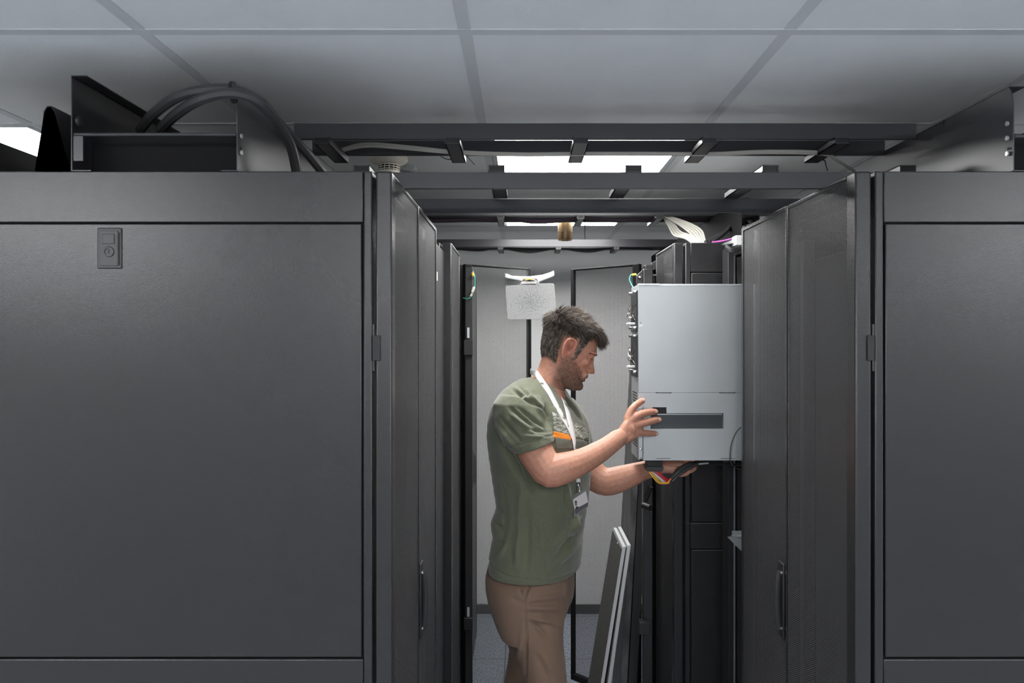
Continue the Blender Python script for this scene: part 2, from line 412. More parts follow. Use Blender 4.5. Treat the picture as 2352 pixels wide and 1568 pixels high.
sh = MB(); sh.prism([W(1671, 1233, 2.38), W(1686, 1231, 2.38), W(1704, 1240, 2.38), W(1704, 1266, 2.38), W(1688, 1251, 2.38)], (0, .003, 0))
sh.prism([W(1681, 1219, 2.39), W(1708, 1219, 2.39), W(1708, 1244, 2.39), W(1683, 1233, 2.39)], (0, .003, 0)); sh.box((WX(1683, 2.38), 2.38, WZ(1233, 2.38)), (WX(1706, 2.38), 2.42, WZ(1231.5, 2.38)))
sh.build('zinc_bracket', M['galv'], t)
wb = MB(); wb.box((WX(1689, 2.4), 2.39, WZ(563, 2.4)), (WX(1710, 2.4), 2.44, WZ(541, 2.4)))
wb.build('junction_cover', M['plastic_w'], t, bevel=.001)
MB().prism([(WX(1664, 2.4), 2.42, WZ(557, 2.4)), (WX(1690, 2.4), 2.42, WZ(547, 2.4)), (WX(1690, 2.4), 2.42, WZ(556, 2.4)), (WX(1668, 2.4), 2.42, WZ(560, 2.4))], (0, .02, 0)).build('top_flange', M['galv'], t)
MB().tube(spline([W(1668, 566, 2.36), W(1680, 574, 2.35), W(1695, 572, 2.35), W(1712, 566, 2.35)]), .010, 8).build('flexible_hose', M['black'], t)
# hinge post and bracket of the right second rack
f = MB(); zb, zt = .1, WZ(617, 2.72)
f.box((WX(1478, 2.72), 2.72, zb), (WX(1499, 2.72), 2.76, zt)); f.prism([(WX(1460, 2.72), 2.725, WZ(700, 2.72)), (WX(1461, 2.72), 2.725, WZ(634, 2.72)), (WX(1477, 2.72), 2.725, WZ(618, 2.72)), (WX(1477, 2.72), 2.725, WZ(700, 2.72))], (0, .004, 0))
pt = thing('hinge_post', (WX(1488, 2.72), 2.74, .1), 'dark steel post with a bolted corner bracket rising behind the silver chassis', 'post')
f.build('post', M['coat'], pt, bevel=.002)
MB().box((WX(1485, 2.74), 2.76, WZ(640, 2.74)), (WX(1502, 2.74), 2.85, WZ(607, 2.74))).build('cap', M['coat'], pt, bevel=.001)
MB().lathe(W(1469, 636, 2.72), [(.006, .004), (.006, -.002), (.003, -.005)], 12, 'Y').build('bolt', M['chrome'], pt)
MB().tube([W(1499, 632, 2.73), W(1507, 632, 2.73)], .003, 8).build('bolt', M['chrome'], pt)
MB().box((WX(1467.5, 2.72), 2.7235, WZ(645, 2.72)), (WX(1470.5, 2.72), 2.7255, WZ(638.5, 2.72))).build('slot', M['deep'], pt)
MB().box((WX(1478, 2.72)-.01, 2.71, 0), (WX(1499, 2.72)+.02, 2.80, .1)).build('foot', M['black'], pt, bevel=.002)
MB().tube([W(1477, 1160, 2.69), W(1494, 1166, 2.66)], .011, 12).build('stay_knob', M['black'], pt)
MB().tube([W(1484, 1150, 2.70), W(1496, 1118, 2.68)], .006, 8).build('stay_arm', M['black'], pt)
MB().box((WX(1467, 2.72), 2.70, WZ(1452, 2.72)), (WX(1492, 2.72), 2.74, WZ(1425, 2.72))).build('strike_plate', M['black'], pt, bevel=.001)

# left rack interior post with earthing wire
tag(MB().tube(spline([W(1086, 623, 2.95), W(1091, 640, 2.93), W(1089, 664, 2.93), W(1083, 679, 2.93), W(1074, 686, 2.93), W(1064, 684, 2.95)]), .0022, 8).build('earth_wire', M['w_green']), 'green and yellow earth wire with crimped joints on the left rack post', 'wire')
ew = bpy.data.objects['earth_wire']
MB().tube([W(1085, 626, 2.925), W(1087, 634, 2.925)], .0045, 8).build('connector', M['w_yellow'], ew)
MB().tube([W(1088, 661, 2.925), W(1085, 670, 2.925)], .006, 8, round_ends=True).build('connector', M['cream'], ew)
MB().tube([W(1084, 674, 2.925), W(1081, 680, 2.925)], .004, 8).build('connector', M['cream'], ew)
tag(MB().tube(spline([W(1462, 630, 2.66), W(1450, 631, 2.66), W(1446, 641, 2.66), W(1450, 652, 2.65), W(1456, 662, 2.6)]), .0022, 8).build('earth_wire', M['w_green']), 'green and yellow earth wire looping down at the top left corner of the silver chassis', 'wire')
MB().tube([W(1461, 630, 2.655), W(1452, 631, 2.655)], .0042, 8).build('connector', M['w_yellow'], bpy.data.objects['earth_wire.001'])
pt = thing('door_catch', (-.3, 2.9, 1.0), 'slotted black catch strip inside the second left rack', 'catch')
f = MB().box((WX(1069, 2.95), 2.95, .12), (WX(1085, 2.95), 2.97, ZT-.04)); f.build('strip', M['black'], pt, bevel=.001)
for y0, y1 in ((752, 776), (1396, 1416)): MB().box((WX(1073, 2.94), 2.94, WZ(y1, 2.94)), (WX(1078, 2.94), 2.949, WZ(y0, 2.94))).build('zinc_clip', M['galv2'], pt)
for y0, y1 in ((780, 815), (1418, 1444)): MB().box((WX(1066, 2.94), 2.93, WZ(y1, 2.94)), (WX(1086, 2.94), 2.949, WZ(y0, 2.94))).build('catch_block', M['black'], pt, bevel=.001)

# ------------------------------------------------------------------ overhead: cable troughs, ladder racks
def plate(mb, x, s, y0, y1, z0, z1, notch=False, th=.002):
    "upright sheet running away from the camera with small flanges"
    pr = [(y0, z0), (y1, z0), (y1, z1), (y0+.0 if not notch else y0-.0, z1)]
    if notch:
        zc = z1; pr = [(y0, z0), (y1, z0), (y1, z1), (y0, z1)]
        arc = [(y0+.012+.045*math.sin(a)*0+.045*(1-math.cos(a)), z1-.0-.055*math.sin(a)) for a in np.linspace(0, math.pi/2, 7)]
        pr = [(y0, z0), (y1, z0), (y1, z1), (y0+.06, z1), (y0+.055, z1-.02), (y0+.04, z1-.04), (y0+.02, z1-.05), (y0, z1-.056)]
        pr = [(y0, z0), (y1, z0), (y1, z1), (y0+.02, z1)] + [(y0+.02-.02*math.sin(a)*1.0, z1-.05*(1-math.cos(a))) for a in np.linspace(.3, math.pi/2, 5)]
    mb.prism([(x, y, z) for y, z in pr], (s*th, 0, 0))
zt1, zt2 = CAMZ+.5065, CAMZ+.490
tr = thing('cable_trough', (-.7, 1.8, ZT), 'open-ended black sheet metal cable trough standing on the left rack', 'cable trough')
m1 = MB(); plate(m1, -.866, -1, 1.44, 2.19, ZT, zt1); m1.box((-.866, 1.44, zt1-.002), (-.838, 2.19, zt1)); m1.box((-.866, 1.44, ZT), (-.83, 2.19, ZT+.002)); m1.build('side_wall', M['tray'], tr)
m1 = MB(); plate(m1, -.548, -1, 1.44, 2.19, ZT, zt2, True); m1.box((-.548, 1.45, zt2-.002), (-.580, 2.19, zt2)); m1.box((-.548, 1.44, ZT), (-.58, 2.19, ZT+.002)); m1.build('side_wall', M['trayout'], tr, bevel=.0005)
MB().box((-.864, 1.50, ZT), (-.552, 1.502, ZT+.088)).build('end_plate', M['matt'], tr)
MB().box((-.864, 1.51, ZT+.002), (-.552, 2.19, ZT+.004)).build('trough_floor', M['tray'], tr)
MB().tube([(-.864, 1.445, WZ(309, 1.445)), (-.552, 1.445, WZ(309, 1.445))], .0036, 10).build('cross_bar', M['galv2'] if 0 else M['rail'], tr)
MB().box((-.864, 1.441, ZT+.02), (-.846, 1.444, WZ(312, 1.44))).build('corner_bracket', M['trayout'], tr)
for py in (312, 350): MB().lathe((-.546, 1.452, WZ(py, 1.45)), [(.0028, 0), (.0045, 0), (.0045, .003), (.0028, .003)], 14, 'X').build('rivet', M['galv2'], tr)
MB().lathe((-.546, 1.452, WZ(340, 1.45)), [(.003, 0), (.003, .0012)], 14, 'X').build('hole', M['deep'], tr)
MB().lathe((-.862, 1.452, WZ(278, 1.45)), [(.010, 0), (.010, .006), (.006, .008)], 16, 'X').build('bolt', M['black'], tr)
MB().box((-.5465, 1.585, ZT), (-.5455, 1.587, ZT+.024)).build('slot', M['deep'], tr)
tr2 = thing('cable_trough', (1.1, 1.8, ZT), 'satin black cable trough with riveted side standing on the right rack', 'cable trough')
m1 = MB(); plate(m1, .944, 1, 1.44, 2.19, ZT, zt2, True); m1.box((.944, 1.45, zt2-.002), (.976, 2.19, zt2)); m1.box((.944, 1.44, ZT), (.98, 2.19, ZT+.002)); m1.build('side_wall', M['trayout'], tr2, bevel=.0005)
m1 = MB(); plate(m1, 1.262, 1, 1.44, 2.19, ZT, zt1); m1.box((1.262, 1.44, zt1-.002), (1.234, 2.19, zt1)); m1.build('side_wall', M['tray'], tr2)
MB().box((.948, 1.50, ZT), (1.260, 1.502, ZT+.088)).build('end_plate', M['matt'], tr2)
MB().tube([(.948, 1.445, WZ(313, 1.445)), (1.262, 1.445, WZ(313, 1.445))], .0036, 10).build('cross_bar', M['rail'], tr2)
for py in (283, 316, 352): MB().lathe((.942, 1.453, WZ(py, 1.45)), [(.0028, 0), (.0045, 0), (.0045, -.003), (.0028, -.003)], 14, 'X').build('rivet', M['galv2'], tr2)
MB().lathe((.942, 1.451, WZ(341, 1.45)), [(.003, 0), (.003, -.0012)], 14, 'X').build('hole', M['deep'], tr2)
MB().box((.9425, 1.675, ZT), (.9435, 1.677, ZT+.024)).build('slot', M['deep'], tr2)
MB().box((.9425, 1.675, zt2-.012), (.9435, 1.677, zt2)).build('slot', M['deep'], tr2)
# folded divider and the further trough at far left
fd = MB(); zf = CAMZ+.448
pf = [(-.938, ZT), (-.932, ZT), (-.921, zf-.01), (-.914, zf), (-.906, zf), (-.900, zf-.012), (-.8845, ZT), (-.870, ZT), (-.870, ZT+.0015), (-.883, ZT+.0015), (-.899, zf-.014), (-.906, zf-.0018), (-.914, zf-.0018), (-.9195, zf-.012), (-.9305, ZT+.0015), (-.938, ZT+.0015)]
fd.prism([(a, 1.44, b) for a, b in pf], (0, .75, 0))
tag(fd.build('folded_divider', M['tray']), 'inverted V folded black sheet standing on the left rack beside the trough', 'divider')
m1 = MB(); m1.box((-1.202, 1.44, ZT), (-1.2, 2.19, CAMZ+.451)); m1.box((-1.2, 1.44, ZT), (-1.16, 2.19, ZT+.002)); m1.box((-1.21, 2.0, ZT), (-.95, 2.004, ZT+.05))
tag(m1.build('cable_trough', M['tray']), 'low black trough wall at the far left under the corner ceiling light', 'cable trough')
# continuing troughs over the second racks
for s, xx, lb in ((1, .74, 'dark cable trough over the second rack on the right behind the white cable bundle'), (-1, -.52, 'dark cable trough over the second rack on the left')):
    m1 = MB(); plate(m1, xx, s, 2.53, 4.3, ZT+.0, CAMZ+.475); m1.box((xx, 2.53, CAMZ+.473), (xx+s*.03, 4.3, CAMZ+.475)); m1.box((xx, 2.53, ZT), (xx+s*.28, 4.0, ZT+.002)); m1.box((xx+s*.28, 2.53, ZT), (xx+s*.282, 4.3, CAMZ+.475))
    tag(m1.build('cable_trough', M['matt']), lb, 'cable trough')

def ladder(ya, yb, zlo, zhi, x0, x1, rx, rungs_on, label, over=.02, rw=.036):
    t = thing('ladder_rack', ((x0+x1)/2, ya, zlo), label, 'ladder rack', 'overhead ladder racks crossing the aisle')
    for y in (ya, yb):
        MB().box((x0, y, zlo), (x1, y+.010, zhi)).build('side_rail', M['rail'], t, bevel=.001)
    for x in rx:
        r = MB(); h = .016; w_ = rw/2
        z0, z1 = (zhi, zhi+h) if rungs_on else (zlo-h, zlo)
        y0, y1 = ya-over, yb+over
        r.box((x-w_, y0, z0), (x+w_, y1, z0+.0022)); r.box((x-w_, y0, z1-.0022), (x+w_, y1, z1)); r.box((x-w_, y0, z0), (x-w_+.0022, y1, z1)); r.box((x+w_-.0022, y0, z0), (x+w_, y1, z1))
        ro = r.build('rung', M['rail'], t)
        MB().box((x-w_+.0022, y0+.002, z0+.0022), (x+w_-.0022, y0+.004, z1-.0022)).build('rung_shade_plate', M['deep'], ro)  # black plate stands in for the shade inside the hollow rung
    return t
ladder(1.79, 1.945, CAMZ+.477, CAMZ+.5155, -.546, .942, [-.474, -.166, .138, .443, .757], False, 'nearest high ladder rack, rungs hanging below its rails')
ladder(1.67, 1.985, CAMZ+.335, CAMZ+.3715, -.62, 1.05, [-.359, -.058, .248, .5535, .86], True, 'lower ladder rack with rungs on top of its rails, resting between the rack tops', over=.0)
ladder(2.90, 3.06, CAMZ+.477, CAMZ+.5155, -.74, .97, [-.39, -.084, .224, .527, .84], False, 'third ladder rack, just in front of the brass nozzle', rw=.027)
ladder(3.86, 4.01, CAMZ+.475, CAMZ+.513, -.76, .98, [-.41, -.113, .185, .483], False, 'farthest ladder rack, close to the back wall', rw=.027)
# cables lying in ladders
def cable(name, pts, r, m, label, cat, group=None, parent=None, n=8):
    o = MB().tube(spline(pts, n), r, 8).build(name, m, parent)
    if label: tag(o, label, cat, group)
    return o
for k in range(2):
    dz = k*.007
    cable('network_cable', [W(768, 352+k*2, 1.93), W(800, 338+k*5, 1.90), W(850, 330+k*6, 1.88), W(940, 337+k*5, 1.88), W(1040, 347+k*4, 1.88), W(1180, 353+k*3, 1.88), W(1330, 352+k*3, 1.88), W(1480, 352+k*2, 1.88), W(1640, 352+k*3, 1.88), W(1760, 347+k*4, 1.88), W(1885, 350+k*4, 1.88), W(1925, 370, 1.9), W(1962, 392+k*3, 2.0)], .0037, M['cable_w'],
          ['upper grey cable lying along the nearest high ladder rack', 'lower grey cable lying along the nearest high ladder rack'][k], 'cable')
import itertools
rnd = random.Random(4)
for k in range(6):
    sag = [0, 2, 4, 1, 5, 3][k]
    cable('network_cable', [W(985, 506+sag*.8, 2.99), W(1080, 503+sag, 2.99), W(1160, 499+sag, 2.99), W(1225, 504+sag*1.6, 2.98), W(1290, 503+sag*1.2, 2.98), W(1340, 498+sag, 2.98), W(1420, 503+sag*1.3, 2.98), W(1500, 500+sag, 2.98), W(1600, 501+sag, 2.98), W(1680, 503+sag, 2.98)], .0035, M['cable_k'] if k % 3 == 2 else M['trayout'] if k != 1 else M['w_pink'],
          ['dark cable in the third ladder rack, flattest', 'purple cable sagging in the third ladder rack', 'black cable in the third ladder rack, mid height', 'dark cable in the third ladder rack with slight sag', 'dark cable sagging lowest in the third ladder rack', 'black cable drooping in the third ladder rack'][k], 'cable', 'cables in the third ladder rack')
for k in range(4):
    sag = k*2.2
    cable('network_cable', [W(1040, 571, 3.94), W(1100, 573+sag*.4, 3.94), W(1148, 570, 3.94), W(1215, 571+sag*1.3, 3.94), W(1282, 571, 3.94), W(1350, 572+sag, 3.94), W(1412, 570, 3.94), W(1500, 570+sag*.5, 3.94)], .0045, M['cable_k'],
          ['top', 'second', 'third', 'lowest'][k]+' black cable sagging between rungs of the farthest ladder rack', 'cable', 'cables in the farthest ladder rack')
ends = [(0, 1596, 0), (0, 1601, 0), (0, 1606, 0), (0, 1610, 0), (0, 1605, 0), (0, 1609, 0), (0, 1613, 0), (0, 1617, 0), (0, 1621, 0)]
for k, (a, b, c) in enumerate(ends):
    if k < 4: P = [W(1524+k*3.5, 499, 2.95), W(1536+k*4.5, 519-k, 2.85), W(1549+k*5, 540-k*2.4, 2.75), W(1574+k*5, 547-k*1.5, 2.66), W(b-3, 560, 2.56), W(b+6, 570, 2.55)]
    else: P = [W(1526+(k-4)*3, 497, 2.95), W(1546+(k-4)*4, 507-(k-4)*.5, 2.85), W(1568+(k-4)*5, 521-(k-4)*1.5, 2.75), W(1592+(k-4)*5, 541-(k-4)*2.6, 2.66), W(b, 560, 2.56), W(b+6, 570, 2.55)]
    nm = ['innermost', 'second', 'third', 'fourth', 'fifth', 'sixth', 'seventh', 'eighth', 'outermost'][k]
    cable('network_cable', P, .0040, M['cable_w'], 'off-white network cable dropping onto the right rack, '+nm+' from lower left in the fan', 'cable', 'off-white cables dropping onto the right rack')
for k in range(2):
    cable('network_cable', [W(1700+k*7, 498, 2.9), W(1712+k*7, 503, 2.8), W(1722+k*6, 512, 2.7), W(1730+k*5, 525, 2.6)], .0033, M['cable_w'], ['left', 'right'][k]+' off-white cable curling down behind the right mesh door', 'cable')
cable('network_cable', [W(1702, 497, 2.85), W(1709, 507, 2.8), W(1713, 522, 2.7)], .003, M['w_pink'], 'magenta cable curling beside the right mesh door top', 'cable')
cable('network_cable', [W(1636, 556, 2.56), W(1660, 553, 2.5), W(1690, 546, 2.45), W(1712, 540, 2.4)], .003, M['w_pink'], 'magenta cable lying over the top of the right second rack', 'cable')
for k in range(3):
    cable('power_cable', [W(1620+k*8, 556, 2.56), W(1650+k*8, 540-k*3, 2.62), W(1690, 520-k*6, 2.7), W(1740, 505-k*5, 2.8)], .006, M['cable_k'], ['front', 'middle', 'rear'][k]+' black power cable rising from the right second rack', 'cable')
# two conduits arching out of the left trough
for k in range(2):
    d = 0 if k == 0 else 1
    P = [(W(322, 298, 1.62), W(352, 262, 1.55), W(400, 226, 1.49), W(450, 210, 1.455), W(510, 204, 1.432), W(555, 212, 1.425), W(600, 240, 1.46), W(650, 292, 1.53), W(695, 340, 1.60), W(738, 392, 1.66), W(742, 400, 1.67)),
         (W(368, 298, 1.60), W(400, 266, 1.53), W(450, 233, 1.46), W(505, 216, 1.425), W(555, 216, 1.412), W(600, 236, 1.43), W(640, 285, 1.50), W(668, 335, 1.56), W(681, 392, 1.60), W(682, 400, 1.605))][k]
    cable('power_conduit', list(P), .0106, M['cable_g'], ['grey power cable arching over the trough, reaching farther right', 'grey power cable arching over the trough, inner one'][k], 'power cable', 'thick grey power cables arching out of the left trough', n=6)
tie = MB().lathe((0, 0, 0), [(.018, -.0025), (.0195, -.0025), (.0195, .0025), (.018, .0025)], 20, 'X')
tie.v = [tuple(Vector(p)*1.05+W(536, 212, 1.432)) for p in tie.v]
tag(tie.build('cable_tie', M['deep']), 'black tie holding the two grey power cables together', 'cable tie')
for i, (P, lb) in enumerate((([W(1012, 359, 1.97), W(1030, 366, 1.98), W(1052, 361, 1.98), W(1062, 350, 1.97), W(1072, 358, 1.98), W(1090, 378, 1.98)], 'thin black tie ends by the second rung of the nearest ladder rack'),
              ([W(1342, 497, 3.0), W(1344, 515, 3.0), W(1343, 530, 3.0), W(1344, 550, 3.0)], 'long black tie tail hanging beside the brass nozzle'),
              ([W(1872, 350, 1.95), W(1872, 366, 1.93), W(1893, 368, 1.95), W(1897, 380, 1.95), W(1901, 392, 1.95)], 'black tie tail hanging from the last rung of the nearest ladder rack'))):
    tag(MB().tube(spline(P, 5), .0015 if i else .0012, 6).build('cable_tie', M['deep']), lb, 'cable tie')

# ------------------------------------------------------------------ smoke detector, brass nozzle, hanging plate
dx, dy = WX(893, 2.35), 2.35
t = thing('smoke_detector', (dx, dy, ZC), 'cream round smoke detector on the ceiling above the left mesh door', 'smoke detector')
MB().lathe((dx, dy, ZC), [(.059, 0), (.059, -.012), (.056, -.014), (.050, -.020), (.036, -.025), (.033, -.026)], 36).build('base', M['cream'], t)
g = MB()
for h in (-.027, -.034, -.041, -.046): g.lathe((dx, dy, ZC+h), [(.0335, 0), (.0335, -.0022), (.030, -.0022), (.030, 0)], 32)
for q in range(14):
    a = 2*math.pi*q/14; g.box((dx+.032*math.cos(a)-.001, dy+.032*math.sin(a)-.001, ZC-.048), (dx+.032*math.cos(a)+.001, dy+.032*math.sin(a)+.001, ZC-.025))
g.lathe((dx, dy, ZC-.048), [(.033, 0), (.030, -.005), (.01, -.007)], 28); g.build('vent_cage', M['cream'], t)
MB().lathe((dx, dy, ZC-.026), [(.022, 0), (.022, -.02)], 20).build('sensor_chamber', M['deep'], t)
sd = MB(); sd.prism([W(918, 390, 2.45), W(942, 370, 2.45), W(952, 371, 2.45), W(956, 386, 2.45), W(945, 393, 2.45)], (0, .03, 0))
tag(sd.build('ceiling_bracket', M['galv'], bevel=.002), 'small pale wing shaped bracket beside the smoke detector', 'bracket')
t = thing('nozzle', (WX(1298, 3.3), 3.3, ZC), 'brass gas discharge nozzle hanging from the ceiling over the aisle', 'nozzle')
nz1, nz0 = WZ(511.5, 3.3), WZ(552, 3.3)
MB().lathe((WX(1298, 3.3), 3.3, 0), [(.031, nz1), (.032, nz1-.001), (.032, nz1-.005), (.032, nz0+.006), (.029, nz0), (.018, nz0), (.018, nz0+.01)], 32).build('nozzle_body', M['brass'], t)
MB().lathe((WX(1298, 3.3), 3.3, 0), [(.013, ZC), (.013, nz1)], 16).build('pipe', M['galv'], t)
for q in (-2.75, -2.1, -1.45, -.8, -.3):
    c = Vector((WX(1298, 3.3)+.0322*math.cos(q), 3.3+.0322*math.sin(q), WZ(534, 3.3))); MB().ellipsoid(c, (.0024, .0024, .0028), seg=10, rg=6).build('gas_port', M['deep'], t)
# bracket and speckled plate
PY = 3.34
t = thing('hanging_plate', (WX(1217, PY), PY, WZ(640, PY)), 'white curved bracket holding a pale speckled plate at the open left mesh door corner', 'plate')
def P2(l): return [W(a, b, PY) for a, b in l]
br = MB()
br.prism(P2([(1158, 628), (1163, 628), (1176, 633.5), (1200, 634.5), (1222, 634), (1245, 631), (1262, 626), (1272, 621.5), (1273.5, 633), (1262, 638), (1248, 643), (1236, 650), (1222, 646.8), (1208, 646.8), (1200, 647), (1190, 643), (1176, 641), (1160, 637.5)][0:4] + [(1222, 634), (1245, 631), (1262, 626), (1272, 621.5), (1273.5, 633), (1262, 638), (1248, 643), (1236, 648), (1232, 640), (1202, 640.5), (1200, 646), (1190, 643), (1176, 641), (1160, 637.5)]), (0, .03, 0))
br.prism(P2([(1200, 646.5), (1236, 646.5), (1230, 654.5), (1199, 654.5), (1195, 649)]), (0, .03, 0))
br.build('bracket', M['white_em'], t, bevel=.002)
MB().tube([W(1206, 643.5, PY-.002), W(1216, 641, PY-.004), W(1226, 643, PY-.002)], .002, 6).build('wire', M['w_yellow'], t)
MB().tube(spline([W(1222, 641, PY-.003), W(1231, 645, PY-.005), W(1239, 653, PY-.002)]), .002, 6).build('wire', M['w_white'], t)
def speckle_mat():
    m = mat('speckled_plate', (.72, .73, .73), .4); nt = m.node_tree; N = nt.nodes; L = nt.links
    tc = N.new('ShaderNodeTexCoord'); n = N.new('ShaderNodeTexNoise'); n.inputs['Scale'].default_value = 190; n.inputs['Detail'].default_value = 2
    L.new(tc.outputs['Object'], n.inputs[0]); g = N.new('ShaderNodeTexGradient'); g.gradient_type = 'SPHERICAL'
    mp = N.new('ShaderNodeMapping'); mp.inputs['Scale'].default_value = (9.5, 1, 13); mp.inputs['Location'].default_value = (0, 0, 1.35)
    L.new(tc.outputs['Object'], mp.inputs[0]); L.new(mp.outputs[0], g.inputs[0])
    a = N.new('ShaderNodeMath'); a.operation = 'MULTIPLY_ADD'; a.inputs[1].default_value = .16; L.new(g.outputs[0], a.inputs[0]); L.new(n.outputs[0], a.inputs[2])
    r = N.new('ShaderNodeValToRGB'); r.color_ramp.elements[0].position = .60; r.color_ramp.elements[0].color = (.46, .465, .465, 1); r.color_ramp.elements[1].position = .64; r.color_ramp.elements[1].color = (.27, .285, .285, 1)
    L.new(a.outputs[0], r.inputs[0]); L.new(r.outputs[0], N['Principled BSDF'].inputs['Base Color']); return m
pl = MB(); pl.prism(P2([(1164, 656), (1192, 654), (1196, 651.5), (1268, 650.5), (1273, 653), (1277, 700), (1276, 729), (1272, 732), (1170, 734), (1165, 731), (1160.5, 661)]), (0, .004, 0))
pl.build('plate', speckle_mat(), t, bevel=.0008)

# ------------------------------------------------------------------ the silver chassis the man works on
CY = 2.25
cx0, cx1, cz0, cz1 = WX(1466, CY), .86, WZ(1057, CY), WZ(652, CY)
t = thing('equipment_chassis', (cx0+.2, CY+.07, cz0), 'silver sheet metal chassis held upright beside the man, with a long dark slot', 'equipment chassis')
X = lambda p: WX(p, CY); Z = lambda p: WZ(p, CY)
MB().box((cx0, CY+.0125, cz0+.002), (cx1, CY+.14, cz1-.002)).build('housing', M['galv'], t, bevel=.001)
MB().box((cx0, CY, Z(901.5)), (cx1, CY+.012, cz1)).build('upper_cover', M['galv'], t, bevel=.0012)
f = MB(); ys = [Z(901.6), Z(935), Z(949), Z(984.5), cz0]
f.box((X(1477.5), CY, ys[1]), (cx1, CY+.012, ys[0])); f.box((cx0, CY, ys[1]), (X(1477.5), CY+.012, ys[0]))
f.box((X(1477.5), CY, ys[2]), (X(1498.5), CY+.012, ys[1])); f.box((X(1531), CY, ys[2]), (cx1, CY+.012, ys[1]))
f.box((X(1477.5), CY, ys[3]), (X(1494), CY+.012, ys[2])); f.box((X(1662), CY, ys[3]), (cx1, CY+.012, ys[2])); f.box((X(1477.5), CY, ys[4]), (cx1, CY+.012, ys[3]))
f.build('lower_cover', M['galv'], t)
fl = MB(); fl.prism([(cx0, CY-.001, ys[1]), (X(1476), CY-.001, ys[1]), (X(1476), CY-.001, Z(1047)), (cx0+.001, CY-.001, cz0)], (0, .012, 0)); fl.build('corner_flange', M['galv'], t, bevel=.0006)
MB().box((X(1476), CY+.0015, Z(1047)), (X(1477.5), CY+.01, ys[1])).build('seam', M['deep'], t)
MB().box((X(1495), CY+.008, Z(984)), (X(1661), CY+.0125, Z(949))).build('slot_window', M['screen'], t)
MB().box((X(1499), CY+.006, Z(949)), (X(1530), CY+.0125, Z(935.5))).build('slot_recess', M['deep'], t)
MB().box((X(1510), CY+.001, Z(952.3)), (X(1659), CY+.008, Z(950.8))).build('slot_lip', M['galv2'], t)
MB().ellipsoid((X(1495.5), CY+.003, Z(959.5)), (.0018, .0018, .0018), seg=10, rg=6).build('indicator_lamp', M['led'], t)
f = MB(); f.box((cx0-.0, CY-.0015, Z(654)), (X(1515), CY+.02, Z(651))); f.box((X(1515), CY-.0005, Z(656)), (cx1, CY+.02, Z(654))); f.build('top_lip', M['galv2'], t)
for a, b in ((1507, 1541), (1653.5, 1688)):
    MB().box((X(a), CY-.0003, Z(902.6)), (X(b), CY+.001, Z(901.4))).build('slit', M['deep'], t)
    for q in (a, b): MB().lathe((X(q), CY, Z(901.2)), [(.0016, .002), (.0016, -.0004)], 10, 'Y').build('slit_hole', M['deep'], t)
for a, b in ((1508, 1541), (1655, 1688)): MB().box((X(a), CY-.0003, Z(1053)), (X(b), CY+.001, Z(1052))).build('slit', M['deep'], t)
MB().lathe((X(1471.5), CY-.001, Z(1031)), [(.0035, .001), (.0035, -.001), (.002, -.0018)], 14, 'Y').build('screw', M['chrome'], t)
MB().lathe((X(1471), CY, Z(741)), [(.0035, .001), (.0035, -.001), (.002, -.0018)], 14, 'Y').build('screw', M['chrome'], t)
MB().box((X(1468), CY-.0006, Z(750)), (X(1475), CY+.001, Z(738))).build('screw_tab', M['galv2'], t, bevel=.0002)
# power modules on the face towards the man
Xl = cx0
def LW(px, py, Y, off=0): return Vector((WX(px, Y), Y, WZ(py, Y)))
for y0, y1, gy0, gy1, ly, scr in ((666, 762, 696, 735, 743, (669, 752)), (768, 866, 798, 838, 843, (771, 854))):
    p = MB().box((Xl-.004, CY+.008, Z(y1)), (Xl+.001, CY+.125, Z(y0))).build('power_module', M['black'], t, bevel=.001)
    g = MB(); rr = random.Random(y0)
    for k in range(9):
        a = Vector((Xl-.008-rr.random()*.012, CY+.02+rr.random()*.09, Z(gy0)+(Z(gy1)-Z(gy0))*rr.random())); b = Vector((Xl-.006-rr.random()*.012, CY+.02+rr.random()*.09, Z(gy0)+(Z(gy1)-Z(gy0))*rr.random()))
        g.tube([a, (a+b)/2+Vector((-.004, 0, 0)), b], .0012, 6)
    for q in (0, 1): g.tube(spline([(Xl-.002, CY+.02+q*.06, Z(gy0)), (Xl-.014, CY+.03+q*.06, Z((gy0+gy1)/2)), (Xl-.002, CY+.04+q*.06, Z(gy1))]), .0015, 6)
    g.build('wire_guard', M['chrome'], p)
    MB().tube(spline([(Xl, CY+.04, Z(ly)), (Xl-.018, CY+.038, Z(ly)), (Xl-.030, CY+.035, Z(ly-.5))]), [.004]*8+[.0045]*4+[.003]*5, 8).build('lever', M['plastic_w'], p)
    for q in scr:
        for yy in (.02, .11): MB().lathe((Xl-.004, CY+yy, Z(q)), [(.0045, 0), (.0045, -.008), (.003, -.009)], 12, 'X').build('thumbscrew', M['chrome'], p)
v = MB()
for q in range(4):
    for k in range(4): v.box((Xl-.0006, CY+.03+k*.022, Z(906+q*6.5)), (Xl+.001, CY+.045+k*.022, Z(903+q*6.5)))
for q in range(5):
    for k in range(4): v.box((Xl-.0006, CY+.03+k*.022, Z(1003+q*6.5)), (Xl+.001, CY+.045+k*.022, Z(1000+q*6.5)))
v.build('vent_slots', M['deep'], t)
# support arms that carry it from the open cabinet
MB().box((.66, CY+.14, cz0+.02), (.70, CY+.20, cz0+.05)).build('support_arm', M['galv'], t)
MB().box((.66, CY+.14, cz1-.08), (.70, CY+.20, cz1-.05)).build('support_arm', M['galv'], t)
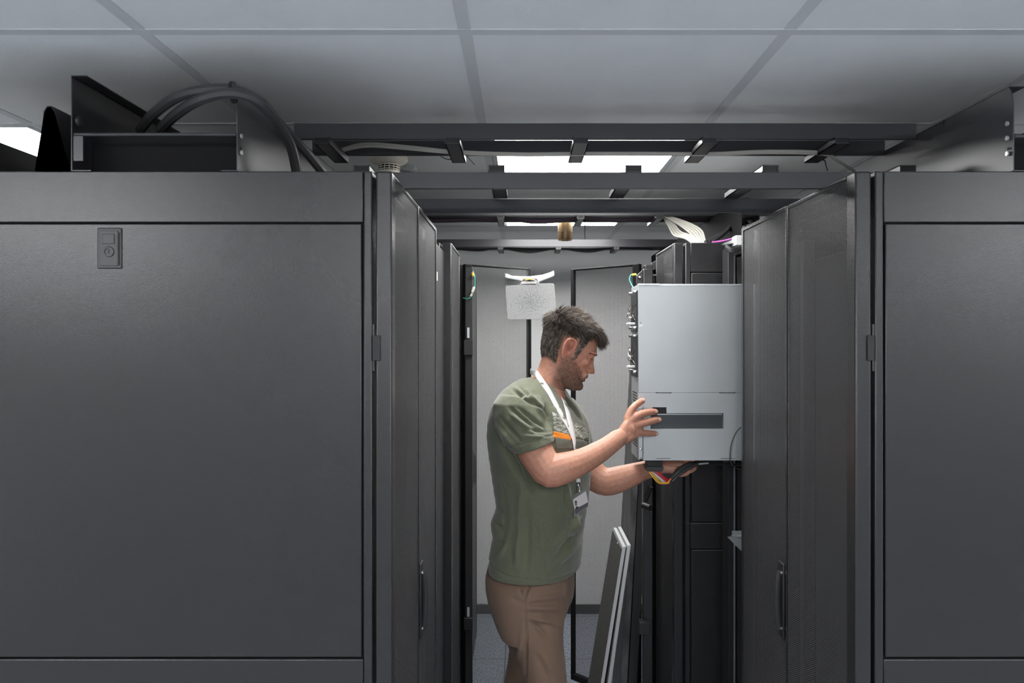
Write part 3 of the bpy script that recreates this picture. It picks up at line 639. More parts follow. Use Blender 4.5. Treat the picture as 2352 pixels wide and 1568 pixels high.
# thin black lead in front of the chassis
tag(MB().tube(spline([W(1702, 980, 2.243), W(1690, 994, 2.243), W(1680, 1020, 2.242), W(1677, 1045, 2.242), W(1679, 1062, 2.243), W(1690, 1074, 2.25), W(1704, 1079, 2.26)]), .0016, 8).build('thin_lead', M['cable_k']), 'thin black lead looping in front of the chassis lower right corner', 'cable')
# plug with coloured wires
t = thing('plug', W(1504, 1070, 2.30), 'black multi-way plug under the chassis with a bundle of coloured wires', 'plug')
q = MB(); q.box((WX(1485.5, 2.28), 2.275, WZ(1074, 2.28)), (WX(1521.5, 2.28), 2.315, cz0-.0005)); q.build('plug_body', M['deep'], t, bevel=.001)
q = MB(); q.prism([W(1484, 1071, 2.27), W(1522, 1071, 2.27), W(1524.5, 1074, 2.27), W(1523, 1079, 2.27), W(1521, 1083, 2.27), W(1487, 1082, 2.27), W(1483, 1077, 2.27), W(1481.5, 1073, 2.27)], (0, .05, 0)); q.build('plug_cover', M['cable_k'], t, bevel=.002)
for k, (c, a, b, e) in enumerate((('yellow', 1491, 1501, 0), ('yellow', 1494, 1507, 1), ('white', 1497, 1512, -1), ('white', 1500, 1515, -3), ('red', 1503, 1519, -4), ('red', 1507, 1522, -5), ('blue', 1499, 1505, 3), ('red', 1511, 1524, -6), ('orange', 1492, 1503, 2))):
    y = 2.275+.004*(k % 4)
    MB().tube(spline([W(a, 1083, y), W((a+b)/2+1, 1091+e*.3, y-.003), W(b+3, 1100+e*.6, y-.004), W(b+12, 1108+e*.7, y-.003), W(1531+k*.4, 1108+e*.8, y-.002), W(1537, 1103+e*.5, y), W(1541, 1099+e*.3, y)], 5), .0022, 7).build('wire', M['w_'+c], t)
MB().tube(spline([W(1537, 1104, 2.283), W(1543, 1098, 2.285), W(1556, 1085, 2.29), W(1572, 1074, 2.30), W(1590, 1066, 2.31), W(1604, 1064, 2.32), W(1640, 1065, 2.33), W(1710, 1068, 2.35)], 6), [.0075]*6+[.0085]*6+[.011]*12+[.008]*6+[.006]*6+[.004]*7, 10).build('cable_sleeve', M['cable_k'], t)
MB().tube(spline([W(1543, 1106, 2.272), W(1556, 1093, 2.276), W(1572, 1082, 2.282), W(1590, 1070, 2.29), W(1603, 1066, 2.30)], 6), .0045, 8).build('cable_sleeve', M['cable_k'], t)
MB().tube(spline([W(1600, 1066, 2.30), W(1614, 1064.5, 2.30), W(1627, 1063, 2.30)], 4), .003, 8).build('cable_lug', M['galv'], t)

# ------------------------------------------------------------------ leaning panels
def lean(t, name, m, xb, xt, ztop, y0, y1, th, off=0, z0=0.0, bevel=.001):
    return MB().prism([(xb+off, y0, z0), (xb+off+th, y0, z0), (xt+off+th, y0, ztop), (xt+off, y0, ztop)], (0, y1-y0, 0)).build(name, m, t, bevel=bevel)
t = thing('leaning_door', (.40, 2.97, 0), 'tall dark steel door panel leaning upright behind the silver chassis', 'panel')
lean(t, 'panel_frame', M['coat2'], .392, .488, 1.80, 2.90, 2.935, .034)
lean(t, 'panel_frame', M['coat2'], .392, .488, 1.80, 3.10, 3.13, .034)
def grain():
    return mat('scuffed_steel_sheet', (.085, .085, .085), .45, metal=.2, var=.45, vscale=40, aniso=(1, 1, .25))
lean(t, 'sheet', grain(), .362, .461, 1.80, 2.905, 3.125, .026)
M['board'] = mat('pale_board_edge', (.45, .46, .47), .5)
foam = mat('speckled_foam', (.065, .063, .058), .95, bump=1.0, bscale=500, var=.75, vscale=260)
for k, (xb, xt, lb) in enumerate(((.214, .361, 'left of two foam lined boards with white edges leaning by the door panel'), (.246, .3785, 'right of two foam lined boards with white edges leaning by the door panel'))):
    t = thing('filler_board', (xb, 2.83, 0), lb, 'board', 'foam lined boards leaning behind the man')
    zt_ = .922 if k == 0 else .926
    lean(t, 'board', M['board'], xb, xt, zt_, 2.70, 2.97, .0125)
    lean(t, 'foam_lining', foam, xb, xt, zt_-.01, 2.703, 2.968, .0046, off=-.0046, bevel=0)
    for zz in (.85,): MB().ellipsoid((xt-.011, 2.76, zt_-.004), (.002, .002, .002), seg=8, rg=6).build('rivet', M['galv2'], t)

# ------------------------------------------------------------------ the man
PC = 2.30                                   # distance of his mid plane
def remesh(mb, voxel, smooth=4, fac=.5, name='tmp'):
    me = bpy.data.meshes.new(name); me.from_pydata([tuple(v) for v in mb.v], [], mb.f)
    import bmesh
    bm = bmesh.new(); bm.from_mesh(me); bmesh.ops.recalc_face_normals(bm, faces=bm.faces); bm.to_mesh(me); bm.free()
    o = bpy.data.objects.new(name, me); COL.objects.link(o)
    r = o.modifiers.new('r', 'REMESH'); r.mode = 'VOXEL'; r.voxel_size = voxel
    if smooth:
        q = o.modifiers.new('s', 'SMOOTH'); q.iterations = smooth; q.factor = fac
    dg = bpy.context.evaluated_depsgraph_get(); ev = o.evaluated_get(dg)
    out = bpy.data.meshes.new_from_object(ev); bpy.data.objects.remove(o); bpy.data.meshes.remove(me)
    return out
def get_co(me):
    a = np.empty(len(me.vertices)*3); me.vertices.foreach_get('co', a); return a.reshape(-1, 3)
def set_co(me, a): me.vertices.foreach_set('co', a.reshape(-1)); me.update()
def get_no(me):
    a = np.empty(len(me.vertices)*3); me.vertices.foreach_get('normal', a); return a.reshape(-1, 3)
def finish(me, name, m, parent, cols=None):
    me.name = name; me.materials.clear(); me.materials.append(m)
    if cols is not None:
        at = me.color_attributes.new('tint', 'FLOAT_COLOR', 'POINT')
        c = np.ones((len(me.vertices), 4)); c[:, :3] = cols; at.data.foreach_set('color', c.reshape(-1).astype(np.float32))
    o_loc = ROOTLOC[parent.name]; co = get_co(me); set_co(me, co-np.array(o_loc))
    me.polygons.foreach_set('use_smooth', [True]*len(me.polygons))
    o = bpy.data.objects.new(name, me); COL.objects.link(o); o.parent = parent; ROOTLOC[o.name] = o_loc
    return o
def topx(co):
    "where a point of the figure falls in the photograph (design aid for seams and prints)"
    return VX+co[:, 0]*F/co[:, 1], VY-(co[:, 2]-CAMZ)*F/co[:, 1]
def sm(a, lo, hi):
    t = np.clip((a-lo)/(hi-lo), 0, 1); return t*t*(3-2*t)

def hring(pyc, pxb, pxf, hw, Y, phi=0., n=2.2, seg=40, hem=None, shift=0., taper=0.):
    "horizontal section whose side view spans pxb..pxf; body turned by phi about its axis"
    xb, xf = WX(pxb, Y), WX(pxf, Y); z = WZ(pyc, Y); cx = (xb+xf)/2; X = (xf-xb)/2
    a = math.sqrt(max(X*X-(hw*math.sin(phi))**2, (X*.5)**2))/math.cos(phi)
    out = []
    for j in range(seg):
        q = 2*math.pi*j/seg; c, s_ = math.cos(q), math.sin(q)
        u = a*math.copysign(abs(c)**(2/n), c); v = hw*math.copysign(abs(s_)**(2/n), s_)
        x = u*math.cos(phi)+v*math.sin(phi)*1.0; y = -u*math.sin(phi)+v*math.cos(phi)
        dz = 0 if hem is None else -hem*abs(math.sin(q+.25))**.75
        out.append(Vector((cx+x, Y+y+shift, z+dz)))
    return out

PHI = math.radians(20)
person = thing('person', (WX(1235, PC), PC, 0), 'man in an olive t-shirt and tan trousers, head bowed, both hands on the silver chassis', 'person')

# ---- near (right) and far (left) arm lines
ARM_N = [(W(1196, 958, 2.165), .050), (W(1208, 990, 2.14), .052), (W(1230, 1036, 2.105), .051), (W(1247, 1066, 2.085), .047), (W(1262, 1084, 2.075), .044), (W(1290, 1076, 2.08), .0445),
         (W(1318, 1067, 2.095), .040), (W(1345, 1055, 2.11), .0355), (W(1372, 1040, 2.13), .032), (W(1398, 1023, 2.15), .0285), (W(1420, 1006, 2.17), .0265)]
ARM_F = [(W(1290, 940, 2.44), .048), (W(1308, 990, 2.445), .048), (W(1332, 1045, 2.44), .047), (W(1362, 1090, 2.43), .046), (W(1392, 1106, 2.42), .0455), (W(1425, 1099, 2.41), .042), (W(1455, 1089, 2.40), .036), (W(1480, 1080, 2.40), .030), (W(1503, 1075, 2.39), .0265)]
def arm(mb, A):
    pts = [p for p, _ in A]; rr = [r for _, r in A]
    P = spline(pts, 3); R = []
    for i in range(len(rr)-1):
        for k in range(3): R.append(rr[i]+(rr[i+1]-rr[i])*k/3)
    R.append(rr[-1]); mb.tube(P, R, 16, round_ends=True)
def tapered(mb, pts, r, seg=12, n=3):
    P = spline(pts, n); R = []
    for i in range(len(r)-1):
        for k in range(n): R.append(r[i]+(r[i+1]-r[i])*k/n)
    R.append(r[-1]); mb.tube(P, R, seg, round_ends=True)

def tint_mat(name, rough, sss=0., bump=0., bscale=300., spec=.4, sheen=0., speck=0., sscale=600.):
    m = bpy.data.materials.new(name); m.use_nodes = True; nt = m.node_tree; N = nt.nodes; L = nt.links; b = N['Principled BSDF']
    at = N.new('ShaderNodeAttribute'); at.attribute_name = 'tint'; src = at.outputs['Color']
    tc = N.new('ShaderNodeTexCoord')
    n = N.new('ShaderNodeTexNoise'); n.inputs['Scale'].default_value = bscale; n.inputs['Detail'].default_value = 3; L.new(tc.outputs['Object'], n.inputs[0])
    if speck:
        n3 = N.new('ShaderNodeTexNoise'); n3.inputs['Scale'].default_value = sscale; n3.inputs['Detail'].default_value = 2; L.new(tc.outputs['Object'], n3.inputs[0])
        r = N.new('ShaderNodeMapRange'); r.inputs[1].default_value = .3; r.inputs[2].default_value = .7; r.inputs[3].default_value = 1-speck; r.inputs[4].default_value = 1+speck
        L.new(n3.outputs[0], r.inputs[0]); s_ = N.new('ShaderNodeVectorMath'); s_.operation = 'SCALE'; L.new(src, s_.inputs[0]); L.new(r.outputs[0], s_.inputs['Scale']); src = s_.outputs[0]
    L.new(src, b.inputs['Base Color'])
    b.inputs['Roughness'].default_value = rough; b.inputs['Specular IOR Level'].default_value = spec
    if sss:
        b.inputs['Subsurface Weight'].default_value = sss; b.inputs['Subsurface Radius'].default_value = (.010, .004, .002); b.inputs['Subsurface Scale'].default_value = .6
    if sheen: b.inputs['Sheen Weight'].default_value = sheen
    if bump:
        bp = N.new('ShaderNodeBump'); bp.inputs['Strength'].default_value = bump; bp.inputs['Distance'].default_value = .0015; L.new(n.outputs[0], bp.inputs['Height']); L.new(bp.outputs[0], b.inputs['Normal'])
    return m
# ---- t-shirt: trunk and two sleeves in one cloth
sh = MB()
ROWS = [(868, 1196, 1262, .068), (877, 1180, 1279, .100), (889, 1162, 1292, .140), (905, 1147, 1305, .176), (925, 1136, 1319, .195), (945, 1129, 1332, .204), (970, 1125, 1343, .208), (1000, 1123.5, 1353, .206), (1040, 1127, 1360, .198), (1090, 1134, 1357, .189),
        (1125, 1139, 1354, .184), (1155, 1144, 1351, .180), (1195, 1131, 1343, .176), (1225, 1136, 1340, .178), (1262, 1128, 1337, .184), (1285, 1127, 1335, .186)]
rows = [hring(y, b, f, w, PC, PHI, 2.25, 64) for y, b, f, w in ROWS]
for k in range(1, 5):
    rows.append(hring(1285+k*4.5, 1127, 1334, .187, PC, PHI, 2.25, 64, hem=-.003*k/4))
# the hem closes inward a little above its edge
rows.append(hring(1301, 1133, 1328, .180, PC, PHI, 2.25, 64)); rows.append(hring(1296, 1142, 1318, .165, PC, PHI, 2.25, 64)); rows.append(hring(1285, 1160, 1300, .12, PC, PHI, 2.25, 64))
sh.rings(rows)
def sleeve(A, cuff_c, cuff_n, r0, r1):
    tapered(sh, A, r1 if hasattr(r1, '__len__') else [r0, r1], 24, 3)
# near sleeve : opening tilted
def sleeve_rings(sec):
    "sec: (px_left, py_left, px_right, py_right, Y, depth_radius)"
    out = []
    for (xa, ya, xb, yb, Y, rd) in sec:
        a = W(xa, ya, Y); b = W(xb, yb, Y); c = (a+b)/2; h = (b-a)/2
        out.append([c+h*math.cos(q)+Vector((0, rd, 0))*math.sin(q) for q in [2*math.pi*j/32 for j in range(32)]])
    sh.rings(out)
sleeve_rings([(1150, 905, 1245, 905, 2.20, .085), (1133, 925, 1252, 925, 2.175, .082), (1134, 958, 1262, 955, 2.155, .080), (1146, 995, 1268, 980, 2.135, .077), (1162, 1025, 1272, 1000, 2.120, .073), (1174, 1042, 1273.5, 1011, 2.112, .069), (1186, 1037, 1262, 1014, 2.115, .050)])
sleeve_rings([(1255, 905, 1318, 915, 2.44, .075), (1262, 930, 1336, 938, 2.46, .075), (1280, 965, 1350, 960, 2.46, .072), (1295, 1000, 1358, 992, 2.46, .070), (1302, 1022, 1363, 1013, 2.455, .066), (1308, 1018, 1358, 1011, 2.455, .05)])
shirt = remesh(sh, .0033, 4, .5, 'shirt')
co = get_co(shirt); no = get_no(shirt); px, py = topx(co); nearside = sm(-(co[:, 1]-PC), -.06, .06)
FOLD = 1.9
def fold(x0, y0, x1, y1, wd, amp, both=False):
    "soft ridge (amp>0) or crease (amp<0) along a line on the cloth"
    wd *= .78; dx, dy = x1-x0, y1-y0; L2 = dx*dx+dy*dy; t = np.clip(((px-x0)*dx+(py-y0)*dy)/L2, 0, 1)
    d2 = (px-x0-t*dx)**2+(py-y0-t*dy)**2
    g = np.exp(-d2/(wd*wd))*np.sin(np.pi*np.clip(t*.86+.07, 0, 1))
    return g*amp*FOLD*(1 if both else nearside)
D = np.zeros(len(co))
for a in [(1178, 895, 1245, 940, 5, -.006), (1180, 890, 1250, 935, 6, .004), (1195, 893, 1262, 955, 5, -.007), (1210, 897, 1262, 975, 6, .006), (1170, 935, 1225, 980, 5, -.006), (1172, 950, 1230, 998, 6, .005), (1188, 935, 1255, 985, 5, -.006),
          (1150, 960, 1195, 1010, 5, -.006), (1140, 975, 1185, 1030, 6, .005), (1200, 985, 1268, 992, 5, -.004), (1195, 1000, 1262, 1006, 4, .003), (1253, 930, 1262, 985, 6, -.012), (1268, 930, 1280, 975, 7, .006),
          (1168, 1035, 1195, 1090, 8, -.010), (1150, 1010, 1172, 1080, 9, .006), (1185, 1070, 1215, 1130, 8, -.007), (1200, 1100, 1190, 1200, 9, .004), (1150, 1100, 1165, 1180, 7, -.005),
          (1296, 1110, 1305, 1185, 4, -.006), (1303, 1112, 1312, 1200, 5, .006), (1316, 1180, 1300, 1235, 6, -.006), (1330, 1190, 1275, 1255, 8, .008), (1332, 1215, 1280, 1275, 7, -.007), (1334, 1245, 1270, 1300, 8, .006), (1322, 1180, 1318, 1240, 6, .006),
          (1160, 1180, 1150, 1270, 8, -.005), (1195, 1200, 1185, 1300, 9, .005), (1215, 1190, 1210, 1310, 8, -.004), (1240, 1180, 1250, 1320, 9, .004), (1140, 1200, 1150, 1215, 5, -.006), (1165, 1240, 1145, 1290, 7, .005),
          (1285, 905, 1330, 945, 5, -.006), (1295, 905, 1345, 960, 5, .005), (1310, 925, 1352, 985, 5, -.006), (1335, 960, 1356, 1010, 4, .005), (1338, 985, 1350, 1020, 4, -.006)]:
    D += fold(*a)
# cuff and hem turn-ups
for seg in (((1170, 1035), (1274, 1005)),):
    (x0, y0), (x1, y1) = seg; t = np.clip((px-x0)/(x1-x0), 0, 1); ln = y0+(y1-y0)*t; dd = ln-py-8
    D += np.where((px > 1160) & (px < 1280) & (co[:, 1] < 2.22), -.0035*np.exp(-(dd/1.8)**2), 0)
th_ = np.abs(np.clip((px-1231)/104, -1, 1)); hl = 1303+44*np.sqrt(1-th_**2)
D += -.003*np.exp(-((py-(hl-15))/2.2)**2)*nearside
D += .0008*np.sin(px*.21+py*.09)*np.sin(py*.13-px*.05)
co = co+no*D[:, None]; set_co(shirt, co)
olive = np.array([.115, .123, .081]); cols = np.tile(olive, (len(co), 1))
shirt_m = tint_mat('olive_jersey', .9, 0, .25, 900, .2, .3, speck=.35, sscale=750)
shirt_o = finish(shirt, 't_shirt', shirt_m, person, cols)
bvh_shirt = BVHTree.FromPolygons([Vector(c) for c in co], [tuple(p.vertices) for p in shirt.polygons])
# ---- trousers
tm = MB()
TR = [(1290, 1134, 1318, .140), (1304, 1120, 1320, .158), (1322, 1116.5, 1320, .172), (1345, 1118, 1320.5, .178), (1370, 1123, 1318, .178), (1395, 1132, 1308, .175), (1420, 1142, 1298, .170), (1440, 1152, 1294, .166)]
tm.rings([hring(y, b, f, w, PC, PHI*.6, 2.2, 48) for y, b, f, w in TR])
def leg(sec):
    tm.rings([[Vector((WX((a+b)/2, Y)+(WX(b, Y)-WX(a, Y))/2*math.cos(q), Y+hw*math.sin(q), WZ(y, Y))) for q in [2*math.pi*j/32 for j in range(32)]] for (y, a, b, Y, hw) in sec])
leg([(1385, 1160, 1310, 2.235, .085), (1420, 1160, 1297, 2.22, .090), (1450, 1172, 1294, 2.21, .090), (1485, 1186, 1295, 2.205, .086), (1520, 1195, 1299, 2.20, .082), (1568, 1204, 1303, 2.20, .077), (1640, 1208, 1304, 2.20, .074), (1760, 1205, 1293, 2.20, .068), (1900, 1198, 1276, 2.20, .060), (2010, 1193, 1272, 2.20, .060)])
leg([(1385, 1140, 1280, 2.375, .085), (1420, 1146, 1272, 2.39, .088), (1460, 1160, 1262, 2.40, .085), (1490, 1170, 1252, 2.415, .080), (1520, 1166, 1246, 2.42, .078), (1568, 1157, 1240, 2.425, .074), (1640, 1152, 1238, 2.43, .072), (1740, 1138, 1222, 2.43, .068), (1840, 1118, 1196, 2.43, .062), (1925, 1110, 1186, 2.43, .060)])
trs = remesh(tm, .005, 4, .5, 'trousers')
co = get_co(trs); no = get_no(trs); px, py = topx(co); nearside = sm(-(co[:, 1]-PC), -.02, .06); D = np.zeros(len(co))
for a in [(1219, 1338, 1204, 1374, 2.6, -.007), (1225, 1340, 1210, 1374, 4, .003), (1204, 1374, 1212, 1500, 2.2, -.003), (1209, 1366, 1216, 1500, 3, .002), (1210, 1388, 1288, 1383, 4, -.005), (1215, 1396, 1292, 1396, 5, .005), (1212, 1376, 1300, 1368, 5, .004),
          (1205, 1409, 1290, 1412, 5, -.005), (1214, 1420, 1270, 1424, 6, .004), (1218, 1425, 1262, 1470, 6, -.005), (1222, 1415, 1290, 1440, 5, .004), (1193, 1350, 1200, 1372, 4, -.004), (1172, 1372, 1200, 1385, 7, -.003),
          (1200, 1440, 1185, 1568, 6, .004), (1207, 1470, 1206, 1568, 4, -.006), (1245, 1500, 1285, 1568, 7, .004), (1230, 1500, 1262, 1568, 7, -.004), (1312, 1330, 1306, 1400, 4, -.004), (1300, 1340, 1296, 1370, 5, .003), (1125, 1306, 1185, 1332, 3, -.003), (1150, 1470, 1180, 1560, 5, .003)]:
    D += fold(*a)
co = co+no*D[:, None]; set_co(trs, co)
tan = np.array([.185, .122, .088]); finish(trs, 'trousers', tint_mat('tan_cotton', .85, 0, .15, 900, .2, .1, speck=.06, sscale=500), person, np.tile(tan, (len(co), 1)))
bvh_trs = BVHTree.FromPolygons([Vector(c) for c in co], [tuple(p.vertices) for p in trs.polygons])
belt = MB(); r0 = hring(1303, 1121, 1318, .157, PC, PHI*.6, 2.2, 48); r1 = hring(1295, 1122.5, 1317, .156, PC, PHI*.6, 2.2, 48); belt.rings([r0, r1]); belt.build('belt', M['deep'], person)
# ---- shoes
sho = mat('brown_leather_shoe', (.06, .035, .02), .5)
for (fx, fy) in ((WX(1236, 2.20), 2.20), (WX(1148, 2.43), 2.43)):
    q = MB(); prof = [(-.09, .050, .034), (-.07, .070, .040), (-.02, .085, .043), (.05, .065, .048), (.11, .050, .048), (.16, .036, .040), (.185, .022, .022)]
    q.rings([[Vector((fx+a, fy+w_*math.cos(t_), .012+max(0, h*(.5+.5*math.sin(t_))))) for t_ in [2*math.pi*j/20 for j in range(20)]] for a, h, w_ in prof]); q.build('shoe', sho, person)
    q = MB(); q.rings([[Vector((fx+(.05+.14*math.cos(t_)), fy+.048*math.sin(t_), z_)) for t_ in [2*math.pi*j/28 for j in range(28)]] for z_ in (0, .016)]); q.build('shoe_sole', M['deep'], person)

# ---- head frame
HO = np.array([1300., 800.]); TH = math.radians(22)
HF = np.array([math.cos(TH), math.sin(TH)]); HU = np.array([math.sin(TH), -math.cos(TH)])
SC = PC/F
HOw = W(HO[0], HO[1], PC)
HFw = Vector((HF[0], 0, -HF[1])); HUw = Vector((HU[0], 0, -HU[1]))
YAW = math.radians(0)
def H(u, v, lat):
    "head point: u forward, v up (photo pixels), lat sideways in metres (+ away from the camera)"
    return HOw + HFw*(u*SC) + HUw*(v*SC) + Vector((0, lat, 0))
HEAD = [(77, -28, 0, .022), (74, -40, 16, .036), (67, -49, 37, .053), (54, -55, 54, .067), (38, -58, 62, .074), (24, -58.5, 66.5, .0765), (13, -57, 70, .077), (6, -56, 67.5, .0765), (-3, -55, 65, .0755), (-14, -52, 65, .0735),
        (-25, -47, 65, .070), (-34, -42, 65.5, .066), (-44, -34, 66, .061), (-52, -26, 65, .057), (-60, -17, 64, .052), (-70, -6, 63.5, .045), (-78, 6, 60, .036), (-84, 18, 51, .024)]
def head_ring(v, b, f, w, seg=40):
    out = []
    for j in range(seg):
        q = 2*math.pi*j/seg; c, s_ = math.cos(q), math.sin(q)
        if c >= 0: n = 2.5 if v > -5 else 2.15
        else: n = 2.1
        mid = (b+f)/2 - (f-b)*.02
        u = mid + (f-mid if c >= 0 else mid-b)*math.copysign(abs(c)**(2/n), c)
        l = w*math.copysign(abs(s_)**(2/n), s_)
        if c > 0: l *= 1-.16*c*c - (.14*c if v < -30 else 0)
        out.append(H(u, v, l))
    return out
sk = MB()
sk.rings([head_ring(*r) for r in HEAD][::-1])
# neck
sk.rings([[p for p in hring(918, 1196, 1300, .085, PC, 0, 2.1)], hring(893, 1206, 1297, .066, PC, 0, 2), hring(870, 1222, 1291, .060, PC, 0, 2), hring(845, 1236, 1294, .058, PC, 0, 2), hring(815, 1246, 1300, .058, PC, 0, 2), hring(795, 1252, 1300, .055, PC, 0, 2)])
# jaw angle mass and cheek bones, brow, nose, lips, chin
def hell(u, v, l, ru, rv, rl, rotv=0):
    R = Matrix((HFw, Vector((0, 1, 0)), HUw)).transposed()
    sk.ellipsoid(H(u, v, l), (ru*SC, rl, rv*SC), rot=R.to_3x3(), seg=16, rg=10)
for sd in (-1, 1):
    hell(41, -13, sd*.050, 18, 10, .0095)          # cheek bone
    hell(8, -52, sd*.050, 17, 20, .012)          # jaw angle
    hell(61, 12, sd*.030, 9.8, 5.4, .025)        # brow ridge
    hell(58.2, 1.2, sd*.033, 5.4, 5.4, .0140)       # eye lid
    hell(67, -28, sd*.0125, 6.5, 5.5, .007)      # nostril wing
    hell(61, -40, sd*.022, 8, 11, .018)          # muzzle
NOSE = [(2, 63, 6, .0075), (-5, 64, 6.5, .0080), (-13, 66, 9, .0095), (-20, 68, 11.5, .0115), (-26, 70.5, 12.3, .0135), (-30, 70.5, 10.5, .0135), (-33, 68, 7, .010)]
sk.rings([[H(u+ru*math.cos(q), v-0.10*(ru*math.cos(q)), rl*math.sin(q)) for q in [2*math.pi*j/18 for j in range(18)]] for v, u, ru, rl in NOSE])
hell(65.5, -43.5, 0, 4.2, 3.0, .021); hell(64.5, -51, 0, 4.0, 3.4, .019); hell(60.5, -69, 0, 8, 9, .020)
# ears
def ear(sd):
    c = (2, 3)
    L0 = .0735*sd
    path = [(-9, -20), (-13, -6), (-14.5, 8), (-11, 20), (-2, 25.5), (7, 23), (10.5, 14), (9, 6)]
    pts = spline([H(a+4, b-1, sd*(.0800+.0065*max(0, (6-a)/20))) for a, b in path], 5)
    sk.tube(pts, .0043, 8, round_ends=True)
    R = Matrix((HFw, Vector((0, 1, 0)), HUw)).transposed().to_3x3()
    sk.ellipsoid(H(1, 2, sd*.0755), (14*SC, .0035, 21*SC), rot=R, seg=16, rg=8)
    sk.ellipsoid(H(-2, -19, sd*.078), (6*SC, .0042, 7*SC), rot=R, seg=12, rg=8)
    an = spline([H(1, -16, sd*.078), H(-4, -6, sd*.080), H(-5, 5, sd*.081), H(0, 13, sd*.080)], 4); sk.tube(an, .0028, 8, round_ends=True)
    sk.ellipsoid(H(9, -3, sd*.078), (3.4*SC, .004, 5*SC), rot=R, seg=10, rg=8)
ear(-1); ear(1)
# trunk and legs hidden under the clothes keep the body in one piece
TORSO = [(872, 1192, 1262, .075), (886, 1168, 1284, .125), (905, 1150, 1303, .170), (930, 1137, 1320, .190), (960, 1130, 1338, .197), (1000, 1128, 1350, .195), (1040, 1131, 1355, .187), (1090, 1138, 1352, .178),
         (1150, 1144, 1348, .168), (1195, 1135, 1342, .165), (1230, 1138, 1339, .168), (1270, 1133, 1335, .172), (1303, 1131, 1331, .176)]
ins = 13
sk.rings([hring(y, b+ins, f-ins, w-.024, PC, PHI) for y, b, f, w in TORSO] + [hring(1345, 1145, 1298, .140, PC, PHI)])
LEG_N = [(W(1225, 1350, 2.23), .062), (W(1236, 1430, 2.215), .056), (W(1250, 1520, 2.20), .052), (W(1258, 1640, 2.20), .050), (W(1252, 1760, 2.20), .046), (W(1238, 1900, 2.20), .038), (W(1236, 2000, 2.20), .036)]
LEG_F = [(W(1222, 1350, 2.38), .062), (W(1214, 1430, 2.40), .056), (W(1203, 1520, 2.42), .050), (W(1200, 1640, 2.43), .050), (W(1182, 1740, 2.43), .046), (W(1155, 1840, 2.43), .038), (W(1148, 1905, 2.43), .036)]
arm(sk, LEG_N); arm(sk, LEG_F)
arm(sk, ARM_N); arm(sk, ARM_F)
# elbow points
sk.ellipsoid(W(1264, 1099, 2.068), (.024, .024, .024)); sk.ellipsoid(W(1263, 1108, 2.066), (.013, .013, .014)); sk.ellipsoid(W(1382, 1118, 2.43), (.024, .024, .020))
# shoulders
sk.ellipsoid(W(1195, 950, 2.175), (.05, .04, .05)); sk.ellipsoid(W(1288, 940, 2.43), (.05, .04, .05))
# near hand, fingers spread on the chassis
hy = 2.19
palm = [((1421, 1004), (1446, 964), .0125, .0125), ((1420, 1006), (1451, 973), .014, .0135), ((1424, 1010), (1454, 985), .0145, .0135), ((1429, 1013), (1459, 998), .0135, .0115)]
for (a, b, r0, r1) in palm:
    tapered(sk, [W(*a, 2.175), W((a[0]+b[0])/2, (a[1]+b[1])/2, 2.185), W(*b, 2.203)], [r0, (r0+r1)/2+.0015, r1])
sk.ellipsoid(W(1440, 990, 2.188), (.026, .012, .024))
FING = [[(1441, 962, 2.203), (1450, 941, 2.212), (1463, 928, 2.226), (1476, 919.5, 2.239)],
        [(1447, 966, 2.203), (1470, 951.5, 2.212), (1490, 946.5, 2.228), (1505, 945, 2.240)],
        [(1452, 979, 2.203), (1478, 971.5, 2.212), (1499, 966, 2.228), (1513, 963.5, 2.240)],
        [(1458, 992, 2.203), (1476, 994, 2.216), (1494, 995.5, 2.230), (1506, 995.5, 2.241)]]
FR = [[.0115, .0102, .0096, .0084], [.0122, .0108, .0101, .0086], [.0122, .0108, .0101, .0086], [.0106, .0094, .0088, .0076]]
for P, r in zip(FING, FR):
    tapered(sk, [W(*p) for p in P], [q_*1.07 for q_ in r], 12, 4)
    sk.ellipsoid(W(*P[0])+Vector((0, -.002, 0)), (r[0]*1.04,)*3, seg=12, rg=8)
tapered(sk, [W(1424, 1002, 2.19), W(1440, 992, 2.225), W(1450, 980, 2.255), W(1456, 970, 2.285)], [.015, .0135, .0105, .009], 12, 4)   # thumb on the left face
# far hand under the chassis, palm up, fingers curled round the cable sleeve
tapered(sk, [W(1500, 1076, 2.39), W(1520, 1072, 2.385), W(1542, 1071, 2.375)], [.025, .022, .018])
for k in range(4):
    tapered(sk, [W(1505, 1076, 2.40-.012*k), W(1525, 1071+k*1.5, 2.405-.018*k), W(1552, 1066+k*4, 2.405-.02*k)], [.016, .015, .0125])
sk.ellipsoid(W(1530, 1074, 2.375), (.030, .030, .016))
FF = [[(1552, 1062, 2.405), (1572, 1059, 2.40), (1589, 1061, 2.39), (1596, 1063, 2.375)],
      [(1554, 1070, 2.385), (1575, 1070, 2.38), (1591, 1071, 2.368), (1599, 1069, 2.355)],
      [(1552, 1077, 2.365), (1570, 1081, 2.355), (1586, 1080, 2.342), (1596, 1074.5, 2.333)],
      [(1548, 1083, 2.345), (1562, 1088, 2.335), (1575, 1087, 2.324), (1583, 1081, 2.318)]]
for P in FF: tapered(sk, [W(*p) for p in P], [.0105, .0095, .009, .0075], 12, 4)
tapered(sk, [W(1515, 1070, 2.36), W(1535, 1062, 2.345), W(1556, 1064, 2.33), W(1570, 1066, 2.325)], [.014, .012, .0105, .009], 12, 4)
body = remesh(sk, .0029, 3, .5, 'body')
co = get_co(body); no = get_no(body); ppx, ppy = topx(co)
